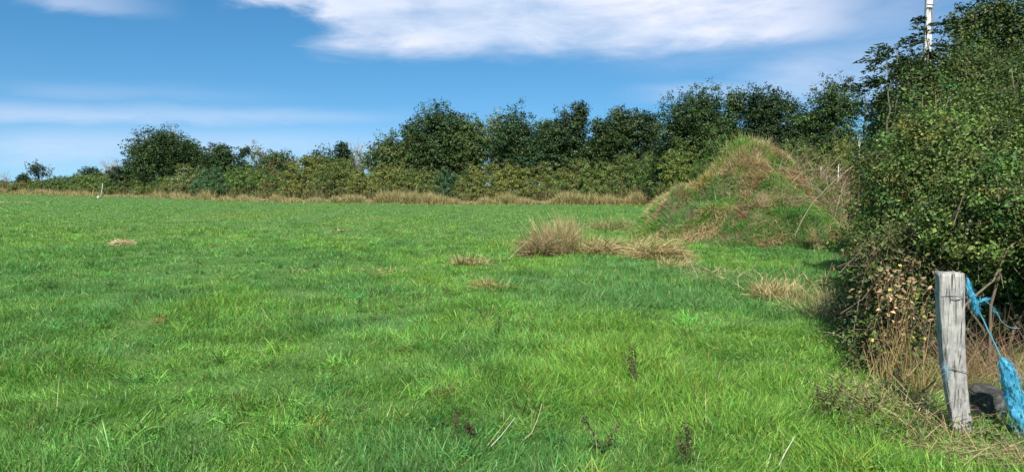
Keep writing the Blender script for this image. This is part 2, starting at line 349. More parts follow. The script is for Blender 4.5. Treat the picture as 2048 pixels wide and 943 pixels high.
def mound_grass():
    rng = np.random.default_rng(6); g = Geo(); n = 250000
    x = rng.uniform(2.8, 12.0, n); y = rng.uniform(17.6, 28.5, n); k = HM(x, y) > HF(x, y)-.02; x, y = x[k], y[k]; n = len(x); hm = HM(x, y)
    c = mix(np.tile(G_MID, (n, 1)), G_YEL, np.clip(.2+1.2*fb(x, y, 1.4, 91), 0, .7))
    right = np.clip((x-8.3)/1.2+.4*fb(x, y, 1, 93), 0, 1); c = mix(c, np.array([.17, .38, .045]), right*.85)  # brighter green paints the sunlit look of the right slope
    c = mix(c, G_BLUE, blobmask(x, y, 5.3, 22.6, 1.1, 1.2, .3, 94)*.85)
    left = blobmask(x, y, 6.6, 19.4, 1.4, 2., .35, 95); c = mix(c, np.array([.055, .17, .045]), left*.55)  # darker green paints in the shade on the mound's left side
    dry = np.clip(-.05+1.3*fb(x, y, 1.0, 97)+.5*blobmask(x, y, 7.7, 22.6, 1.3, 1., .3, 98)+.4*(hm > 2.2)+.4*blobmask(x, y, 5.3, 20.7, 1.2, 1., .3, 99)-.5*right-.6*left, 0, 1)
    isd = rng.random(n) < np.clip((dry-.38)*2.6, .04, .93)
    c[isd] = mix(np.tile([.52, .41, .24], (n, 1)), np.array([.26, .18, .10]), np.clip(.45+.9*fb(x, y, .5, 103)+rng.normal(0, .2, n), 0, 1))[isd]*rng.lognormal(0, .22, (isd.sum(), 1)); c *= rng.lognormal(0, .22, (n, 1))
    e = .05; gx = (HM(x+e, y)-HM(x-e, y))/(2*e); gy = (HM(x, y+e)-HM(x, y-e))/(2*e)
    sl = np.stack([-gx, -gy, np.zeros(n)], 1)
    top = np.clip((hm-2.2)*2, 0, 1)*.6
    d = rng.normal(0, .45, (n, 3)); d[:, 2] = 1; d = d+sl*np.where(isd, 1.0, .35)[:, None]*(1-.8*top[:, None])
    h = rng.uniform(.1, .26, n)*(1+.7*top)*np.where(isd, 1.25, 1)*(1+.5*fb(x, y, .8, 96))
    thin = rng.random(n) < np.clip(.72+.5*fb(x, y, .9, 100)+.3*right+.3*left, .12, 1)
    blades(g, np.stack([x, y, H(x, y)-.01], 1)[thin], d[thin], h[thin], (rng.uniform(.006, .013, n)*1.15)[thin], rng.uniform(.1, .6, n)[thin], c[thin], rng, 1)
    c = None
    nt = 230; tx = rng.uniform(3.4, 11.2, nt); ty = rng.uniform(18.2, 26.5, nt); ok = HM(tx, ty) > HF(tx, ty)+.08; tx, ty = tx[ok], ty[ok]; nt = len(tx); k = 60
    X = np.repeat(tx, k)+rng.normal(0, .09, nt*k); Yy = np.repeat(ty, k)+rng.normal(0, .09, nt*k); tcol = mix(np.tile([.09, .22, .03], (nt, 1)), np.array([.05, .14, .035]), rng.random(nt)); tcol = np.where((rng.random(nt) < .38)[:, None], np.array([.40, .30, .16]), tcol)
    gxx = (HM(X+.05, Yy)-HM(X-.05, Yy))/.1; gyy = (HM(X, Yy+.05)-HM(X, Yy-.05))/.1; dd = rng.normal(0, .7, (nt*k, 3)); dd[:, 2] = 1; dd[:, 0] -= gxx*.6; dd[:, 1] -= gyy*.6
    blades(g, np.stack([X, Yy, H(X, Yy)-.01], 1), dd, rng.uniform(.2, .45, nt*k), .014, rng.uniform(.3, 1.0, nt*k), np.repeat(tcol, k, axis=0)*rng.lognormal(0, .22, (nt*k, 1)), rng, 2)
    # tall seeding stems on the crest
    n = 500; x = rng.normal(7.0, .8, n); y = rng.normal(24, .8, n)
    d = rng.normal(0, .25, (n, 3)); d[:, 2] = 1
    cc = mix(np.tile([.36, .31, .12], (n, 1)), np.array([.14, .24, .05]), rng.random(n))
    blades(g, np.stack([x, y, H(x, y)], 1), d, rng.uniform(.3, .75, n), .012, rng.uniform(0, .3, n), cc, rng, 2)
    tag(g.build('mound_grass', M_GRASS), 'mixed green and withered grass growing over the earth mound', 'grass', None, 'stuff')
mound_grass()

# ------------------------------------------------------------------ foliage
PAL = {'oak': (.028, .057, .011), 'dark': (.021, .046, .012), 'mid': (.052, .095, .022), 'olive': (.088, .105, .028), 'yellow': (.14, .15, .028), 'pale': (.15, .19, .10),
       'brown': (.13, .09, .04), 'hedge': (.080, .118, .028), 'bluish': (.035, .085, .036), 'red': (.10, .022, .014), 'light': (.09, .15, .03)}
def crown_leaves(g, rng, blobs, ncl, cr, per, size, col, jit=.2, shell=.75, floor=.1, hue2=None, p2=.0, up=.5, asp=.6, spray=.0):
    """clusters of leaves near the skin of a set of ellipsoids; returns cluster centres"""
    B = np.array(blobs); wgt = B[:, 3]*B[:, 5]+B[:, 4]*B[:, 5]; wgt /= wgt.sum()
    k = rng.choice(len(B), ncl, p=wgt); d = unit(rng.normal(size=(ncl, 3))); r = 1-shell*rng.random(ncl)**1.7
    r *= 1+.16*rng.normal(size=ncl)
    c = B[k, :3]+d*B[k, 3:6]*r[:, None]; ok = c[:, 2] > floor; c, d = c[ok], d[ok]; n = len(c)
    crr = cr*rng.lognormal(0, .3, n); cc = np.tile(np.array(col), (n, 1))*rng.lognormal(0, jit, (n, 1))
    cc[:, 0] *= rng.lognormal(0, jit*.7, n)
    if hue2 is not None: s = rng.random(n) < p2; cc[s] = np.array(hue2)*rng.lognormal(0, jit, (s.sum(), 1))
    m = np.maximum((per*rng.lognormal(0, .35, n)).astype(int), 3); id_ = np.repeat(np.arange(n), m); N_ = len(id_)
    off = rng.normal(size=(N_, 3)); off = unit(off)*(rng.random((N_, 1))**.45)
    p = c[id_]+off*crr[id_][:, None]*np.array([1.1, 1.1, .75])
    if spray: p += d[id_]*(rng.random((N_, 1))**3)*spray
    p[:, 2] = np.maximum(p[:, 2], .02)
    nr = off*.7+d[id_]*.5+np.array([0, 0, up])+rng.normal(0, .55, (N_, 3))
    leaves(g, p, nr, size*rng.lognormal(0, .25, N_), cc[id_]*rng.lognormal(0, .22, (N_, 1)), rng, asp=asp)
    return c
BARKC = np.array([.085, .07, .052])
def tree(name, px, ptop, wpx, Y, col, label, cat='tree', dens=1., pbase=None, airy=False, jit=.2, hue2=None, p2=0., group='trees of the back hedgerow', lobes=18, leaf=.165, bark=None, seed=None, zb=None, lean=0):
    rng = np.random.default_rng(seed if seed is not None else int(px*7+ptop))
    top = at(px, ptop, Y); x = top[0]; ht = top[2]; w = wpx/F*Y*1.6; zbase = (zb if zb is not None else max(.9, ht*.16))*.7
    e = empty(name, (x, Y, 0), label, cat, group)
    # lobes filling an egg shaped envelope
    bl = []; cz = (zbase+ht)/2; hz = (ht-zbase)/2
    for i in range(lobes):
        for _ in range(30):
            q = rng.uniform(-1, 1, 3)
            if (q**2).sum() < 1: break
        s = rng.uniform(.26, .6); q = q/max(np.linalg.norm(q), .05)*min(1, np.linalg.norm(q)*1.25+.15); q[:2] *= 1-.42*max(q[2], 0)**1.5
        rr = s*w*.5; rz = min(s*1.0*w*.5, hz*.6)*rng.uniform(.8, 1.1)
        bl.append([x+lean*q[2]+q[0]*(w/2-rr), Y+q[1]*(w/2-rr)*.9, cz+q[2]*(hz-rz), rr, rr, rz])
    bl.append([x+rng.uniform(-.15, .15)*w, Y, ht-.24*w, .22*w, .22*w, .24*w])
    bl.append([x, Y, cz-.1*hz, w*.30, w*.30, hz*.65])
    g = Geo(); sc_ = max(Y/70, .7); area = w*(ht-zbase)
    ncl = int(area*(24 if not airy else 6)*dens*1.15*(1/sc_)**.7)+60
    lf = leaf*sc_**.6
    cl = crown_leaves(g, rng, bl, ncl, .34*sc_**.5*(w/7)**.3, 17 if not airy else 9, lf, PAL[col], jit, .8, .3, None if hue2 is None else PAL[hue2], p2, .45, .6, .38)
    t = Geo(); bc = BARKC if bark is None else np.array(bark)
    tr = w*.028+.05; tp = bez(np.array([x, Y, -.1]), np.array([x+lean*.5, Y, cz+.2*hz]), (rng.uniform(-.1, .1)*w*.4, 0, 0), 8, rng, .03)
    tube(t, tp, np.linspace(tr, tr*.45, 8), bc, 7)
    for b in bl:
        s = tp[rng.integers(2, 7)]; e_ = np.array(b[:3]); L_ = np.linalg.norm(e_-s)
        pth = bez(s, e_, (0, 0, -.08*L_), 6, rng, .05*L_); tube(t, pth, np.linspace(tr*.38, .02, 6), bc, 5)
        j = np.argsort(((cl-e_)**2).sum(1))[:14]
        segs(t, np.tile(pth[4], (len(j), 1)), cl[j], .018*sc_, .006*sc_, bc)
    t.build('trunk', M_BARK, e); g.build('crown', M_TREE, e); return e
T = 'tree'
tree('small_tree', 75, 321, 36, 150, 'dark', 'small lone sparse tree rising from the far end of the hedge', dens=.8, airy=True, zb=2.2, leaf=.16, lobes=9)
tree('distant_tree', 44, 346, 22, 210, 'dark', 'tiny round distant tree just left of the lone sparse tree', zb=.8)
tree('distant_tree', 181, 333, 34, 150, 'dark', 'low round dark tree showing above the hedge near the leaning pale pole', zb=1)
tree('small_tree', 256, 319, 52, 108, 'dark', 'dark low tree leaning against the left side of the broad oak')
tree('oak_tree', 332, 252, 112, 102, 'oak', 'broad dark oak, tallest tree on the left of the field', dens=1.25, lobes=18, zb=1.4)
tree('oak_tree', 390, 280, 58, 106, 'oak', 'dark narrower tree joined to the right flank of the broad oak', dens=1.1)
tree('hedgerow_tree', 440, 283, 58, 97, 'oak', 'dark twin topped tree in the gap right of the broad oak')
tree('small_tree', 487, 294, 26, 97, 'dark', 'thin dark tree directly left of the pale willow', lobes=7)
tree('willow_tree', 513, 283, 42, 101, 'pale', 'pale grey green airy willow behind the hedge', 'willow', airy=True, dens=1.6, leaf=.13, lobes=8)
tree('hedgerow_tree', 556, 298, 72, 91, 'mid', 'low spreading tree with brownish right side, right of the pale willow', hue2='brown', p2=.25)
tree('small_tree', 650, 293, 78, 80, 'dark', 'dark bushy tree with upright shoots left of the bare tree', hue2='mid', p2=.3)
tree('small_tree', 688, 284, 26, 80, 'dark', 'narrow dark pointed tree touching the bare tree', lobes=6, zb=2)
tree('hedgerow_tree', 782, 264, 88, 76, 'mid', 'rounded mid green tree right of the bare tree, lowest of the middle row', hue2='olive', p2=.3, zb=1.2)
tree('hedgerow_tree', 828, 246, 50, 77, 'oak', 'tree filling the dip between the rounded low tree and the tall domed one', lobes=9)
tree('hedgerow_tree', 880, 204, 104, 76, 'oak', 'tall dome shaped tree that starts the middle row of trees', dens=1.15, hue2='mid', p2=.2, lobes=16, zb=1.4)
tree('hedgerow_tree', 942, 222, 74, 75, 'mid', 'olive green tree right of the tall dome shaped tree', hue2='olive', p2=.3)
tree('hedgerow_tree', 993, 219, 52, 79, 'pale', 'thin topped pale tree letting sky through in the middle row', airy=True, dens=1.2, hue2='olive', p2=.5)
tree('hedgerow_tree', 1050, 210, 92, 74, 'oak', 'full dark green tree right of the thin topped pale tree', dens=1.15, hue2='bluish', p2=.3, lobes=15)
tree('hedgerow_tree', 1132, 209, 82, 73, 'dark', 'dark tree with a twin top near the centre of the middle row', dens=1.1, hue2='mid', p2=.2)
tree('hedgerow_tree', 1160, 208, 34, 73, 'dark', 'slim spire leaning on the right side of the twin topped tree', lobes=7)
tree('hedgerow_tree', 1195, 236, 50, 74, 'oak', 'lower tree in the dip between the twin topped tree and the peaked one', lobes=9)
tree('hedgerow_tree', 1243, 211, 66, 72, 'oak', 'peaked tree second from the right end of the middle row', hue2='olive', p2=.15, lobes=11)
tree('hedgerow_tree', 1292, 221, 52, 72, 'dark', 'loose crowned tree closing the right end of the middle row', dens=.85, lobes=10, zb=2.0)
tree('oak_tree', 1388, 162, 112, 60, 'oak', 'tall oak with sky showing low in its crown, first left of the mound top', dens=1.1, hue2='mid', p2=.2, lobes=17, zb=1.6)
tree('oak_tree', 1462, 178, 56, 61, 'mid', 'narrow tree with thin upright shoots between the two tall oaks', lobes=10, hue2='olive', p2=.2)
tree('oak_tree', 1532, 166, 112, 59, 'dark', 'broad dense dark oak right behind the mound top', dens=1.35, lobes=18, zb=1.2)
tree('oak_tree', 1655, 151, 128, 57, 'oak', 'open crowned oak with sky gaps between mound and right hedge', dens=.95, hue2='light', p2=.12, lobes=15, zb=1.0)
tree('oak_tree', 1610, 215, 60, 57, 'mid', 'lower lit tree at the foot of the open crowned oak', lobes=9, zb=.7)
tree('oak_tree', 1700, 240, 90, 55, 'mid', 'low bushy tree touching the left edge of the right hedge', lobes=11, zb=.5)
tree('hedgerow_tree', 1350, 250, 50, 64, 'dark', 'small dark tree at the left foot of the tall oak', lobes=8, dens=.8)
tree('hedgerow_tree', 912, 232, 50, 80, 'dark', 'tree set back between the tall dome shaped tree and the olive green one', lobes=9)
tree('hedgerow_tree', 1012, 240, 60, 81, 'oak', 'tree set back behind the thin topped pale tree', lobes=10)
tree('hedgerow_tree', 1092, 236, 60, 80, 'mid', 'tree set back between the full dark green tree and the twin topped one', lobes=10)
tree('hedgerow_tree', 1218, 240, 60, 80, 'dark', 'tree set back left of the peaked tree', lobes=10)
tree('oak_tree', 1590, 196, 60, 62, 'oak', 'tree set back between the broad dense oak and the open crowned one', lobes=10)
tree('oak_tree', 1430, 205, 60, 62, 'dark', 'tree set back to the right of the first tall oak', lobes=10)
# near oak at upper right
def near_oak():
    rng = np.random.default_rng(77); Y = 20.; e = empty('oak_tree', (13.0, Y, 0), 'near oak with brown tinged crown towering above the right hedge', 'tree')
    P = lambda px, py, r, dy=0., rz=None: [*at(px, py, Y+dy), r, r, rz or r]
    bl = [P(1975, 35, .62), P(2010, 20, .55), P(1925, 50, .42), P(1960, 95, .62, .4), P(2030, 95, .7), P(2060, 60, .7), P(1990, 165, .85, .3), P(1925, 185, .6), P(1930, 130, .42), P(2065, 170, .7, .4), P(2040, 240, .9), P(1960, 250, 1.), P(2120, 120, 1.2), P(2140, 230, 1.3), P(2020, 330, 1.3), P(1940, 330, 1.)]
    g = Geo(); cl = crown_leaves(g, rng, bl, 4200, .17, 22, .075, PAL['oak'], .25, .85, .3, PAL['olive'], .3, .45, .6, .12)
    t = Geo(); tp = bez(np.array([13.2, Y, -.1]), np.array([12.9, Y, 5.6]), (.15, 0, 0), 9, rng, .05); tube(t, tp, np.linspace(.17, .05, 9), BARKC, 8)
    for b in bl:
        s = tp[rng.integers(2, 8)]; q = np.array(b[:3]); L_ = np.linalg.norm(q-s); pt = bez(s, q, (0, 0, -.1*L_), 6, rng, .05*L_); tube(t, pt, np.linspace(.055, .012, 6), BARKC, 5)
        j = np.argsort(((cl-q)**2).sum(1))[:24]; segs(t, np.tile(pt[4], (len(j), 1)), cl[j], .01, .004, BARKC)
    for path in ([(1942, 148), (1946, 118), (1938, 100)], [(1944, 120), (1960, 118)], [(1996, 190), (2004, 170), (2040, 150), (2060, 130)], [(2002, 180), (2006, 160), (2000, 148)]):
        pp = np.array([at(a, b, Y-1.4) for a, b in path]); pp = np.array([np.array([np.interp(s, np.linspace(0, 1, len(pp)), pp[:, k]) for k in range(3)]) for s in np.linspace(0, 1, 7)]); pp[1:-1] += rng.normal(0, .02, (5, 3))
        tube(t, pp, np.linspace(.028, .012, 7), np.array([.30, .25, .19]), 5)
    t.build('trunk', M_BARK, e); g.build('crown', M_TREE, e)
near_oak()
# bare trees
def bare(name, px, ptop, wpx, Y, col, label, n=46, th=1., leafy=0):
    rng = np.random.default_rng(int(px)); top = at(px, ptop, Y); x, ht = top[0], top[2]; w = wpx/F*Y
    e = empty(name, (x, Y, 0), label, 'tree'); t = Geo(); c = np.array(col)
    tp = bez(np.array([x, Y, -.1]), np.array([x, Y, ht*.75]), (.1, 0, 0), 7, rng, .05); tube(t, tp, np.linspace(.12*th, .05*th, 7), c, 6)
    P0, P1 = [], []
    for i in range(n):
        s = tp[rng.integers(2, 7)]; q = np.array([x+rng.uniform(-.5, .5)*w, Y+rng.uniform(-.4, .4)*w, rng.uniform(.62, 1.)*ht]); pt = bez(s, q, (0, 0, -.2), 6, rng, .1)
        tube(t, pt, np.linspace(.04*th, .012*th, 6), c, 4)
        for k in range(6): a = pt[rng.integers(2, 6)]; P0.append(a); P1.append(a+rng.normal(0, .35, 3)+[0, 0, .25])
    segs(t, np.array(P0), np.array(P1), .016*th, .007*th, c); t.build('branches', M_BARK, e)
    if leafy:
        P1 = np.array(P1); g = Geo(); i = rng.integers(0, len(P1), leafy); leaves(g, P1[i]+rng.normal(0, .2, (leafy, 3)), rng.normal(size=(leafy, 3)), .14, PAL['brown'], rng); g.build('leaves', M_TREE, e)
bare('bare_tree', 714, 279, 44, 88, (.34, .32, .28), 'pale leafless tree standing alone in the gap of the back hedge', 40, 1.0)
bare('bare_tree', 222, 322, 36, 128, (.30, .26, .22), 'thin grey half bare tree left of the broad oak', 50, 1.3, 120)
bare('bare_tree', 12, 346, 22, 150, (.25, .22, .2), 'tiny leafless sapling at the far left end of the hedge', 16, 1.)

# back hedge bushes
def bush(px, wpx, ptop, Y, col, label, hue2=None, p2=.25, name='hedge_bush', group='bushes of the back hedge', leaf=.11, dep=1.4, jit=.17, shoots=40, dens=1.):
    rng = np.random.default_rng(int(px*3+wpx)); c = at(px, ptop, Y); x = c[0]; ht = c[2]; w = wpx/F*Y*1.08
    e = empty(name, (x, Y, 0), label, 'bush', group); bl = []
    k = max(5, int(w*1.5))
    for i in range(k):
        bx = x+(i+.5)/k*w-w/2+rng.normal(0, .15); zt = ht*rng.uniform(.86, 1.24)*(1-.1*abs((i+.5)/k*2-1)); r = w/k*rng.uniform(.75, 1.1)+.25
        bl.append([bx, Y+rng.uniform(0, .6), zt*.70, r, dep*.7, zt*.30]); bl.append([bx+rng.normal(0, .2), Y-dep*.35+rng.uniform(-.3, .3), zt*.36, r*1.1, dep*.8, zt*.36])
    g = Geo(); s = (Y/70)**.5; lc = np.array(PAL[col])*1.5
    cl = crown_leaves(g, rng, bl, int(w*ht*56*dens/s), .2*s, 26, leaf*s, lc, jit, .7, .06, None if hue2 is None else np.array(PAL[hue2])*1.35, p2, .35, .6, .18)
    t = Geo(); tops = cl[np.argsort(-cl[:, 2])[:max(40, len(cl)//8)]]
    i = rng.integers(0, len(tops), shoots); a = tops[i]; b_ = a+rng.normal(0, .12, (shoots, 3))+np.array([0, 0, 1])*rng.uniform(.12, .5, (shoots, 1))
    bc = np.array([.12, .09, .06]); segs(t, a, b_, .012*s, .006*s, bc)
    tt = rng.random((shoots*6, 1)); ii = np.repeat(np.arange(shoots), 6); leaves(g, a[ii]*(1-tt)+b_[ii]*tt+rng.normal(0, .04, (len(ii), 3)), rng.normal(size=(len(ii), 3)), leaf*.8*s, np.array(PAL[col])*1.1, rng)
    j = rng.integers(0, len(cl), 90); st = cl[j]; base = np.stack([st[:, 0]+rng.normal(0, .2, 90), np.full(90, Y)+rng.uniform(-.4, .6, 90), np.full(90, -.05)], 1); segs(t, base, st, .025, .01, bc)
    n2 = int(w*75); px_ = x+rng.uniform(-.5, .5, n2)*w; py_ = Y-dep*rng.uniform(.5, 1.15, n2); dd = rng.normal(0, .3, (n2, 3)); dd[:, 2] = 1; pc = mix(np.tile([.30, .24, .12], (n2, 1)), np.array([.13, .12, .05]), rng.random(n2))
    blades(t, np.stack([px_, py_, HF(px_, py_)], 1), dd, rng.uniform(.3, .85, n2)**1.3*ht, .022*s, rng.uniform(0, .4, n2), pc, rng, 1)
    t.build('stems', M_BARK, e); g.build('foliage', M_LEAF, e); return e
bush(25, 150, 362, 136, 'olive', 'low trimmed olive bush at the far left end of the back hedge', 'brown')
bush(125, 110, 355, 127, 'mid', 'dark hedge bush right of the lone sparse tree', 'olive')
bush(192, 80, 349, 117, 'hedge', 'hedge bush directly behind the leaning pale pole', 'mid')
bush(258, 80, 350, 107, 'mid', 'bush at the foot of the thin grey half bare tree', 'brown', .15)
bush(318, 76, 350, 100, 'hedge', 'bush below the broad oak on the left', 'yellow', .15)
bush(385, 66, 334, 95, 'olive', 'pale bush with upright light shoots right below the broad oak', 'pale', .35, shoots=160)
bush(350, 50, 345, 96, 'mid', 'bright leaved bush in front of the broad oak trunk', 'yellow', .3)
bush(440, 80, 343, 90, 'bluish', 'dark bluish green bush below the twin topped tree', 'mid')
bush(505, 76, 338, 86, 'hedge', 'dense green bush below the pale willow', 'mid')
bush(560, 66, 345, 82, 'mid', 'shaded reddish brown bush below the low spreading tree', 'brown', .35)
bush(614, 66, 322, 76, 'olive', 'tall yellow tinged bush where the hedge steps forward', 'yellow', .4)
bush(680, 84, 318, 73, 'olive', 'olive bush below the bare tree', 'mid', .35)
bush(756, 88, 330, 71, 'olive', 'golden olive bramble bush right of the bare tree', 'yellow', .3)
bush(836, 90, 338, 70, 'olive', 'olive bramble bush in front of the tall dome shaped tree', 'hedge', .4)
bush(908, 60, 343, 69, 'bluish', 'small dark bluish bush low in the middle of the back hedge', 'dark', .3)
bush(968, 84, 336, 68, 'olive', 'bramble bush with straw caught in its front, below the pale tree', 'yellow', .3)
bush(1050, 92, 334, 67.5, 'olive', 'yellowish bramble bush below the full dark green tree', 'yellow', .35)
bush(1135, 90, 331, 67, 'hedge', 'mottled bramble bush with rusty leaves below the twin topped tree', 'brown', .25)
bush(1218, 90, 324, 66, 'hedge', 'dark leaved bramble bush below the peaked tree', 'olive', .4)
bush(1300, 84, 310, 65, 'mid', 'tall green bush closing the hedge left of the mound', 'olive', .3)
bush(1336, 60, 300, 63, 'mid', 'dark green bush between the tall hedge end and the mound', 'hedge', .3)
bush(1372, 76, 292, 58, 'hedge', 'bush with yellow leaves directly behind the left slope of the mound', 'yellow', .25)
bush(1440, 70, 285, 52, 'mid', 'dark bush behind the mound top', 'olive', .25)
bush(1530, 90, 292, 50, 'mid', 'bush below the dense dark oak behind the mound', 'hedge', .3)
bush(1612, 76, 304, 46, 'hedge', 'scrubby bush behind the right slope of the mound', 'brown', .25)
bush(1708, 84, 287, 42, 'yellow', 'rounded olive yellow bush left of the right hedge', 'olive', .5, leaf=.08, jit=.12)
def scrub():
    rng = np.random.default_rng(9); e = empty('dead_scrub', (9.9, 26, 0), 'tangle of pale dead bramble stems right of the mound', 'scrub'); t = Geo(); n = 6000
    x = rng.normal(10.5, .9, n); y = rng.uniform(20.5, 25.5, n); k = x < 13; x, y = x[k], y[k]; n = len(x)
    d = rng.normal(0, .8, (n, 3)); d[:, 2] = np.abs(d[:, 2])+.5
    blades(t, np.stack([x, y, H(x, y)], 1), d, rng.uniform(.5, 1.7, n), .013, rng.uniform(.1, .8, n), mix(np.tile([.40, .32, .21], (n, 1)), np.array([.16, .11, .06]), rng.random(n)), rng, 3)
    t.build('stems', M_STRAW, e); g = Geo()
    crown_leaves(g, rng, [[11.2, 25, .5, 1.4, 1.2, .6], [9.9, 27.2, 1.4, 1.0, .8, .5]], 260, .16, 10, .07, PAL['hedge'], .3, .9, .05, PAL['brown'], .5); g.build('foliage', M_LEAF, e)
scrub()
def red_heap():
    rng = np.random.default_rng(19); c = at(1703, 338, 33); e = empty('red_shrub', (c[0], 33, 0), 'dark red leaved low shrub beyond the pale fence posts', 'bush'); g = Geo(); t = Geo()
    cl = crown_leaves(g, rng, [[c[0], 33, 1.6, .55, .5, .85], [c[0]-.2, 33, 1.1, .5, .5, .8]], 150, .12, 16, .08, PAL['red'], .3, .9, .1)
    segs(t, np.tile([c[0], 33, 0.], (60, 1)), cl[:60], .015, .006, BARKC); t.build('stems', M_BARK, e); g.build('foliage', M_LEAF, e)
red_heap()

# dry grass strip along the hedge foot
def dry_strip():
    rng = np.random.default_rng(12); g = Geo(); n = 110000
    x = rng.uniform(-118, 19, n); x = np.where(rng.random(n) < .5, rng.uniform(-30, 19, n), x)
    ey = edge_y(x); y = ey-.9+rng.exponential(1.0, n)-.5; m = np.clip(.85+.5*fb(x, y*0, 5, 121), .35, 1); k = rng.random(n) < m; x, y, ey = x[k], y[k], ey[k]; n = len(x)
    hm = np.clip(.75+.8*fb(x, x*0, 1.5, 125, 4), .35, 1.9)
    h = rng.uniform(.35, 1.15, n)*hm; d = rng.normal(0, .3, (n, 3)); d[:, 2] = 1
    c = np.tile([.48, .38, .19], (n, 1)); c = mix(c, np.array([.22, .16, .07]), rng.random(n)*.7); gr = rng.random(n) < .33; c[gr] = [.15, .18, .06]; c *= rng.lognormal(0, .2, (n, 1))
    blades(g, np.stack([x, y, H(x, y)], 1), d, h, rng.uniform(.02, .045, n)*(y/66)**.6, rng.uniform(0, .5, n), c, rng, 1)
    tag(g.build('dry_grass', M_STRAW), 'straw coloured withered grass fringing the foot of the back hedge', 'dry grass', None, 'stuff')
dry_strip()

# ------------------------------------------------------------------ dry tussocks and straw (things)
ST = np.array([.52, .42, .22]); SB = np.array([.26, .185, .105])
def straw(px, py, rx, ry, n, ln, label, cat='dry grass', lay=(0, 0), up=1., wd=.007, name='dry_tussock', kind=None, droop=.4, hgt=.0, green=.18, group=None, base=None, spread=.5, c0=ST, c1=SB):
    rng = np.random.default_rng(int(px*5+py)); c = gp(px, py) if base is None else np.array(base)
    a = rng.uniform(0, 2*math.pi, n); r = np.sqrt(rng.random(n))*(1+.25*np.sin(3*a+1)); x = c[0]+np.cos(a)*r*rx; y = c[1]+np.sin(a)*r*ry
    e = empty(name, (c[0], c[1], float(H(c[0], c[1]))), label, cat, group); tag(e, kind=kind)
    ns = max(3, int(n/130)); sx = rng.uniform(-1, 1, ns)*rx*.8; sy = rng.uniform(-1, 1, ns)*ry*.8; si = rng.integers(0, ns, n); isub = rng.random(n) < .6; x = np.where(isub, c[0]+sx[si]+rng.normal(0, .16, n)*rx, x); y = np.where(isub, c[1]+sy[si]+rng.normal(0, .16, n)*ry, y); sl = rng.normal(0, .38, (ns, 2)); shh = rng.uniform(.45, 1.15, ns)
    d = rng.normal(0, spread, (n, 3)); ln = ln*np.where(isub, shh[si], .9); n_ = n
    d[:, :2] += sl[si]*isub[:, None]; d[:, 2] = np.abs(rng.normal(up, .3*abs(up)+.1, n)); d[:, 0] += lay[0]+(x-c[0])/max(rx, .1)*(.4 if up < 1.5 else .08); d[:, 1] += lay[1]+(y-c[1])/max(ry, .1)*.3
    z = H(x, y)+hgt*rng.random(n)*np.clip(1-r*r, 0, 1)
    cc = mix(np.tile(c0, (n, 1)), c1, rng.random(n)**1.3)*rng.lognormal(0, .18, (n, 1)); gr = rng.random(n) < green; cc[gr] = [.13, .2, .05]
    s = max(1., (c[1]/6)**.55); g = Geo(); blades(g, np.stack([x, y, z], 1), d, ln*rng.uniform(.5, 1.15, n), wd*s*rng.uniform(.6, 1.3, n), rng.uniform(.3, 1, n)*droop, cc, rng, 3)
    o = g.build('stalks', M_STRAW, e); return e
straw(1104, 505, .5, .42, 1250, 1.1, 'tall standing tussock of withered straw left of the mound', up=2.1, lay=(.1, 0), spread=.5, hgt=.2, droop=.3, wd=.0045)
straw(1078, 508, .4, .3, 1500, .6, 'brown matted straw clump under the tall standing tussock', up=.7, spread=.5, hgt=.3, c0=np.array([.33, .24, .14]))
straw(1138, 504, .3, .25, 420, 1.15, 'thin upright straw stems right of the tall tussock', up=2.2, spread=.3, droop=.1, green=.3, wd=.0045)
straw(1215, 505, .8, .5, 3200, .55, 'flattened straw heap between the tall tussock and the mound', up=.35, lay=(.5, -.1), hgt=.25)
straw(1312, 515, .6, .6, 3000, .6, 'yellow flattened straw heap in front of the mound foot', up=.3, lay=(.5, -.25), hgt=.3, c0=np.array([.52, .41, .2]))
straw(1350, 533, .3, .35, 900, .45, 'small yellow straw spill at the right end of the flattened heap', up=.3, lay=(.3, -.4), c0=np.array([.55, .47, .25]))
straw(1235, 455, 1.1, .9, 1500, .75, 'loose pale tall grass clump behind the flattened straw heap', up=1., green=.5, wd=.005)
straw(943, 524, .34, .25, 500, .38, 'small pale straw tuft left of the tall tussock', up=.7, lay=(-.2, 0))
straw(900, 524, .2, .15, 120, .22, 'low faint straw patch left of the small pale tuft', up=.3)
straw(982, 580, .26, .3, 520, .32, 'curly yellow straw tuft in the middle of the field', up=.6, droop=.7, c0=np.array([.48, .37, .14]))
straw(1545, 592, .28, .26, 900, .42, 'spiky sandy tussock on the grass before the mound', up=.8, spread=.7, c0=np.array([.5, .41, .2]))
straw(1610, 590, .6, 1.0, 500, .35, 'sparse yellow stems right of the spiky sandy tussock', kind='stuff', name='loose_straw', up=1.6, spread=.5, green=.4)
straw(1500, 560, 1.2, 1.4, 600, .4, 'thin straw stems lying behind the spiky sandy tussock', kind='stuff', name='loose_straw', up=.4, spread=.9)
straw(1430, 545, .35, .25, 130, .35, 'wispy straw stems left of the spiky sandy tussock', up=.4, spread=.8)
straw(243, 487, .32, .26, 900, .2, 'small pale heap of cut hay on the left of the field', 'hay', name='hay_heap', up=.15, hgt=.16, green=0, c0=np.array([.6, .48, .3]), c1=np.array([.4, .3, .18]))
straw(675, 458, .42, .35, 260, .2, 'flat faded scrap of hay in the middle distance', 'hay', name='hay_heap', up=.12, hgt=.06, green=.1)
straw(605, 543, .3, .15, 90, .2, 'barely visible hay wisps lying in the centre left grass', 'hay', name='hay_heap', up=.12, hgt=.03)
straw(18, 404, 3., 1.2, 500, .35, 'straw patch in the field at the far left edge', kind='stuff', name='loose_straw', up=.3, hgt=.05)
straw(760, 545, .5, .3, 200, .25, 'low tan straw patch left of the curly yellow tuft', up=.5)
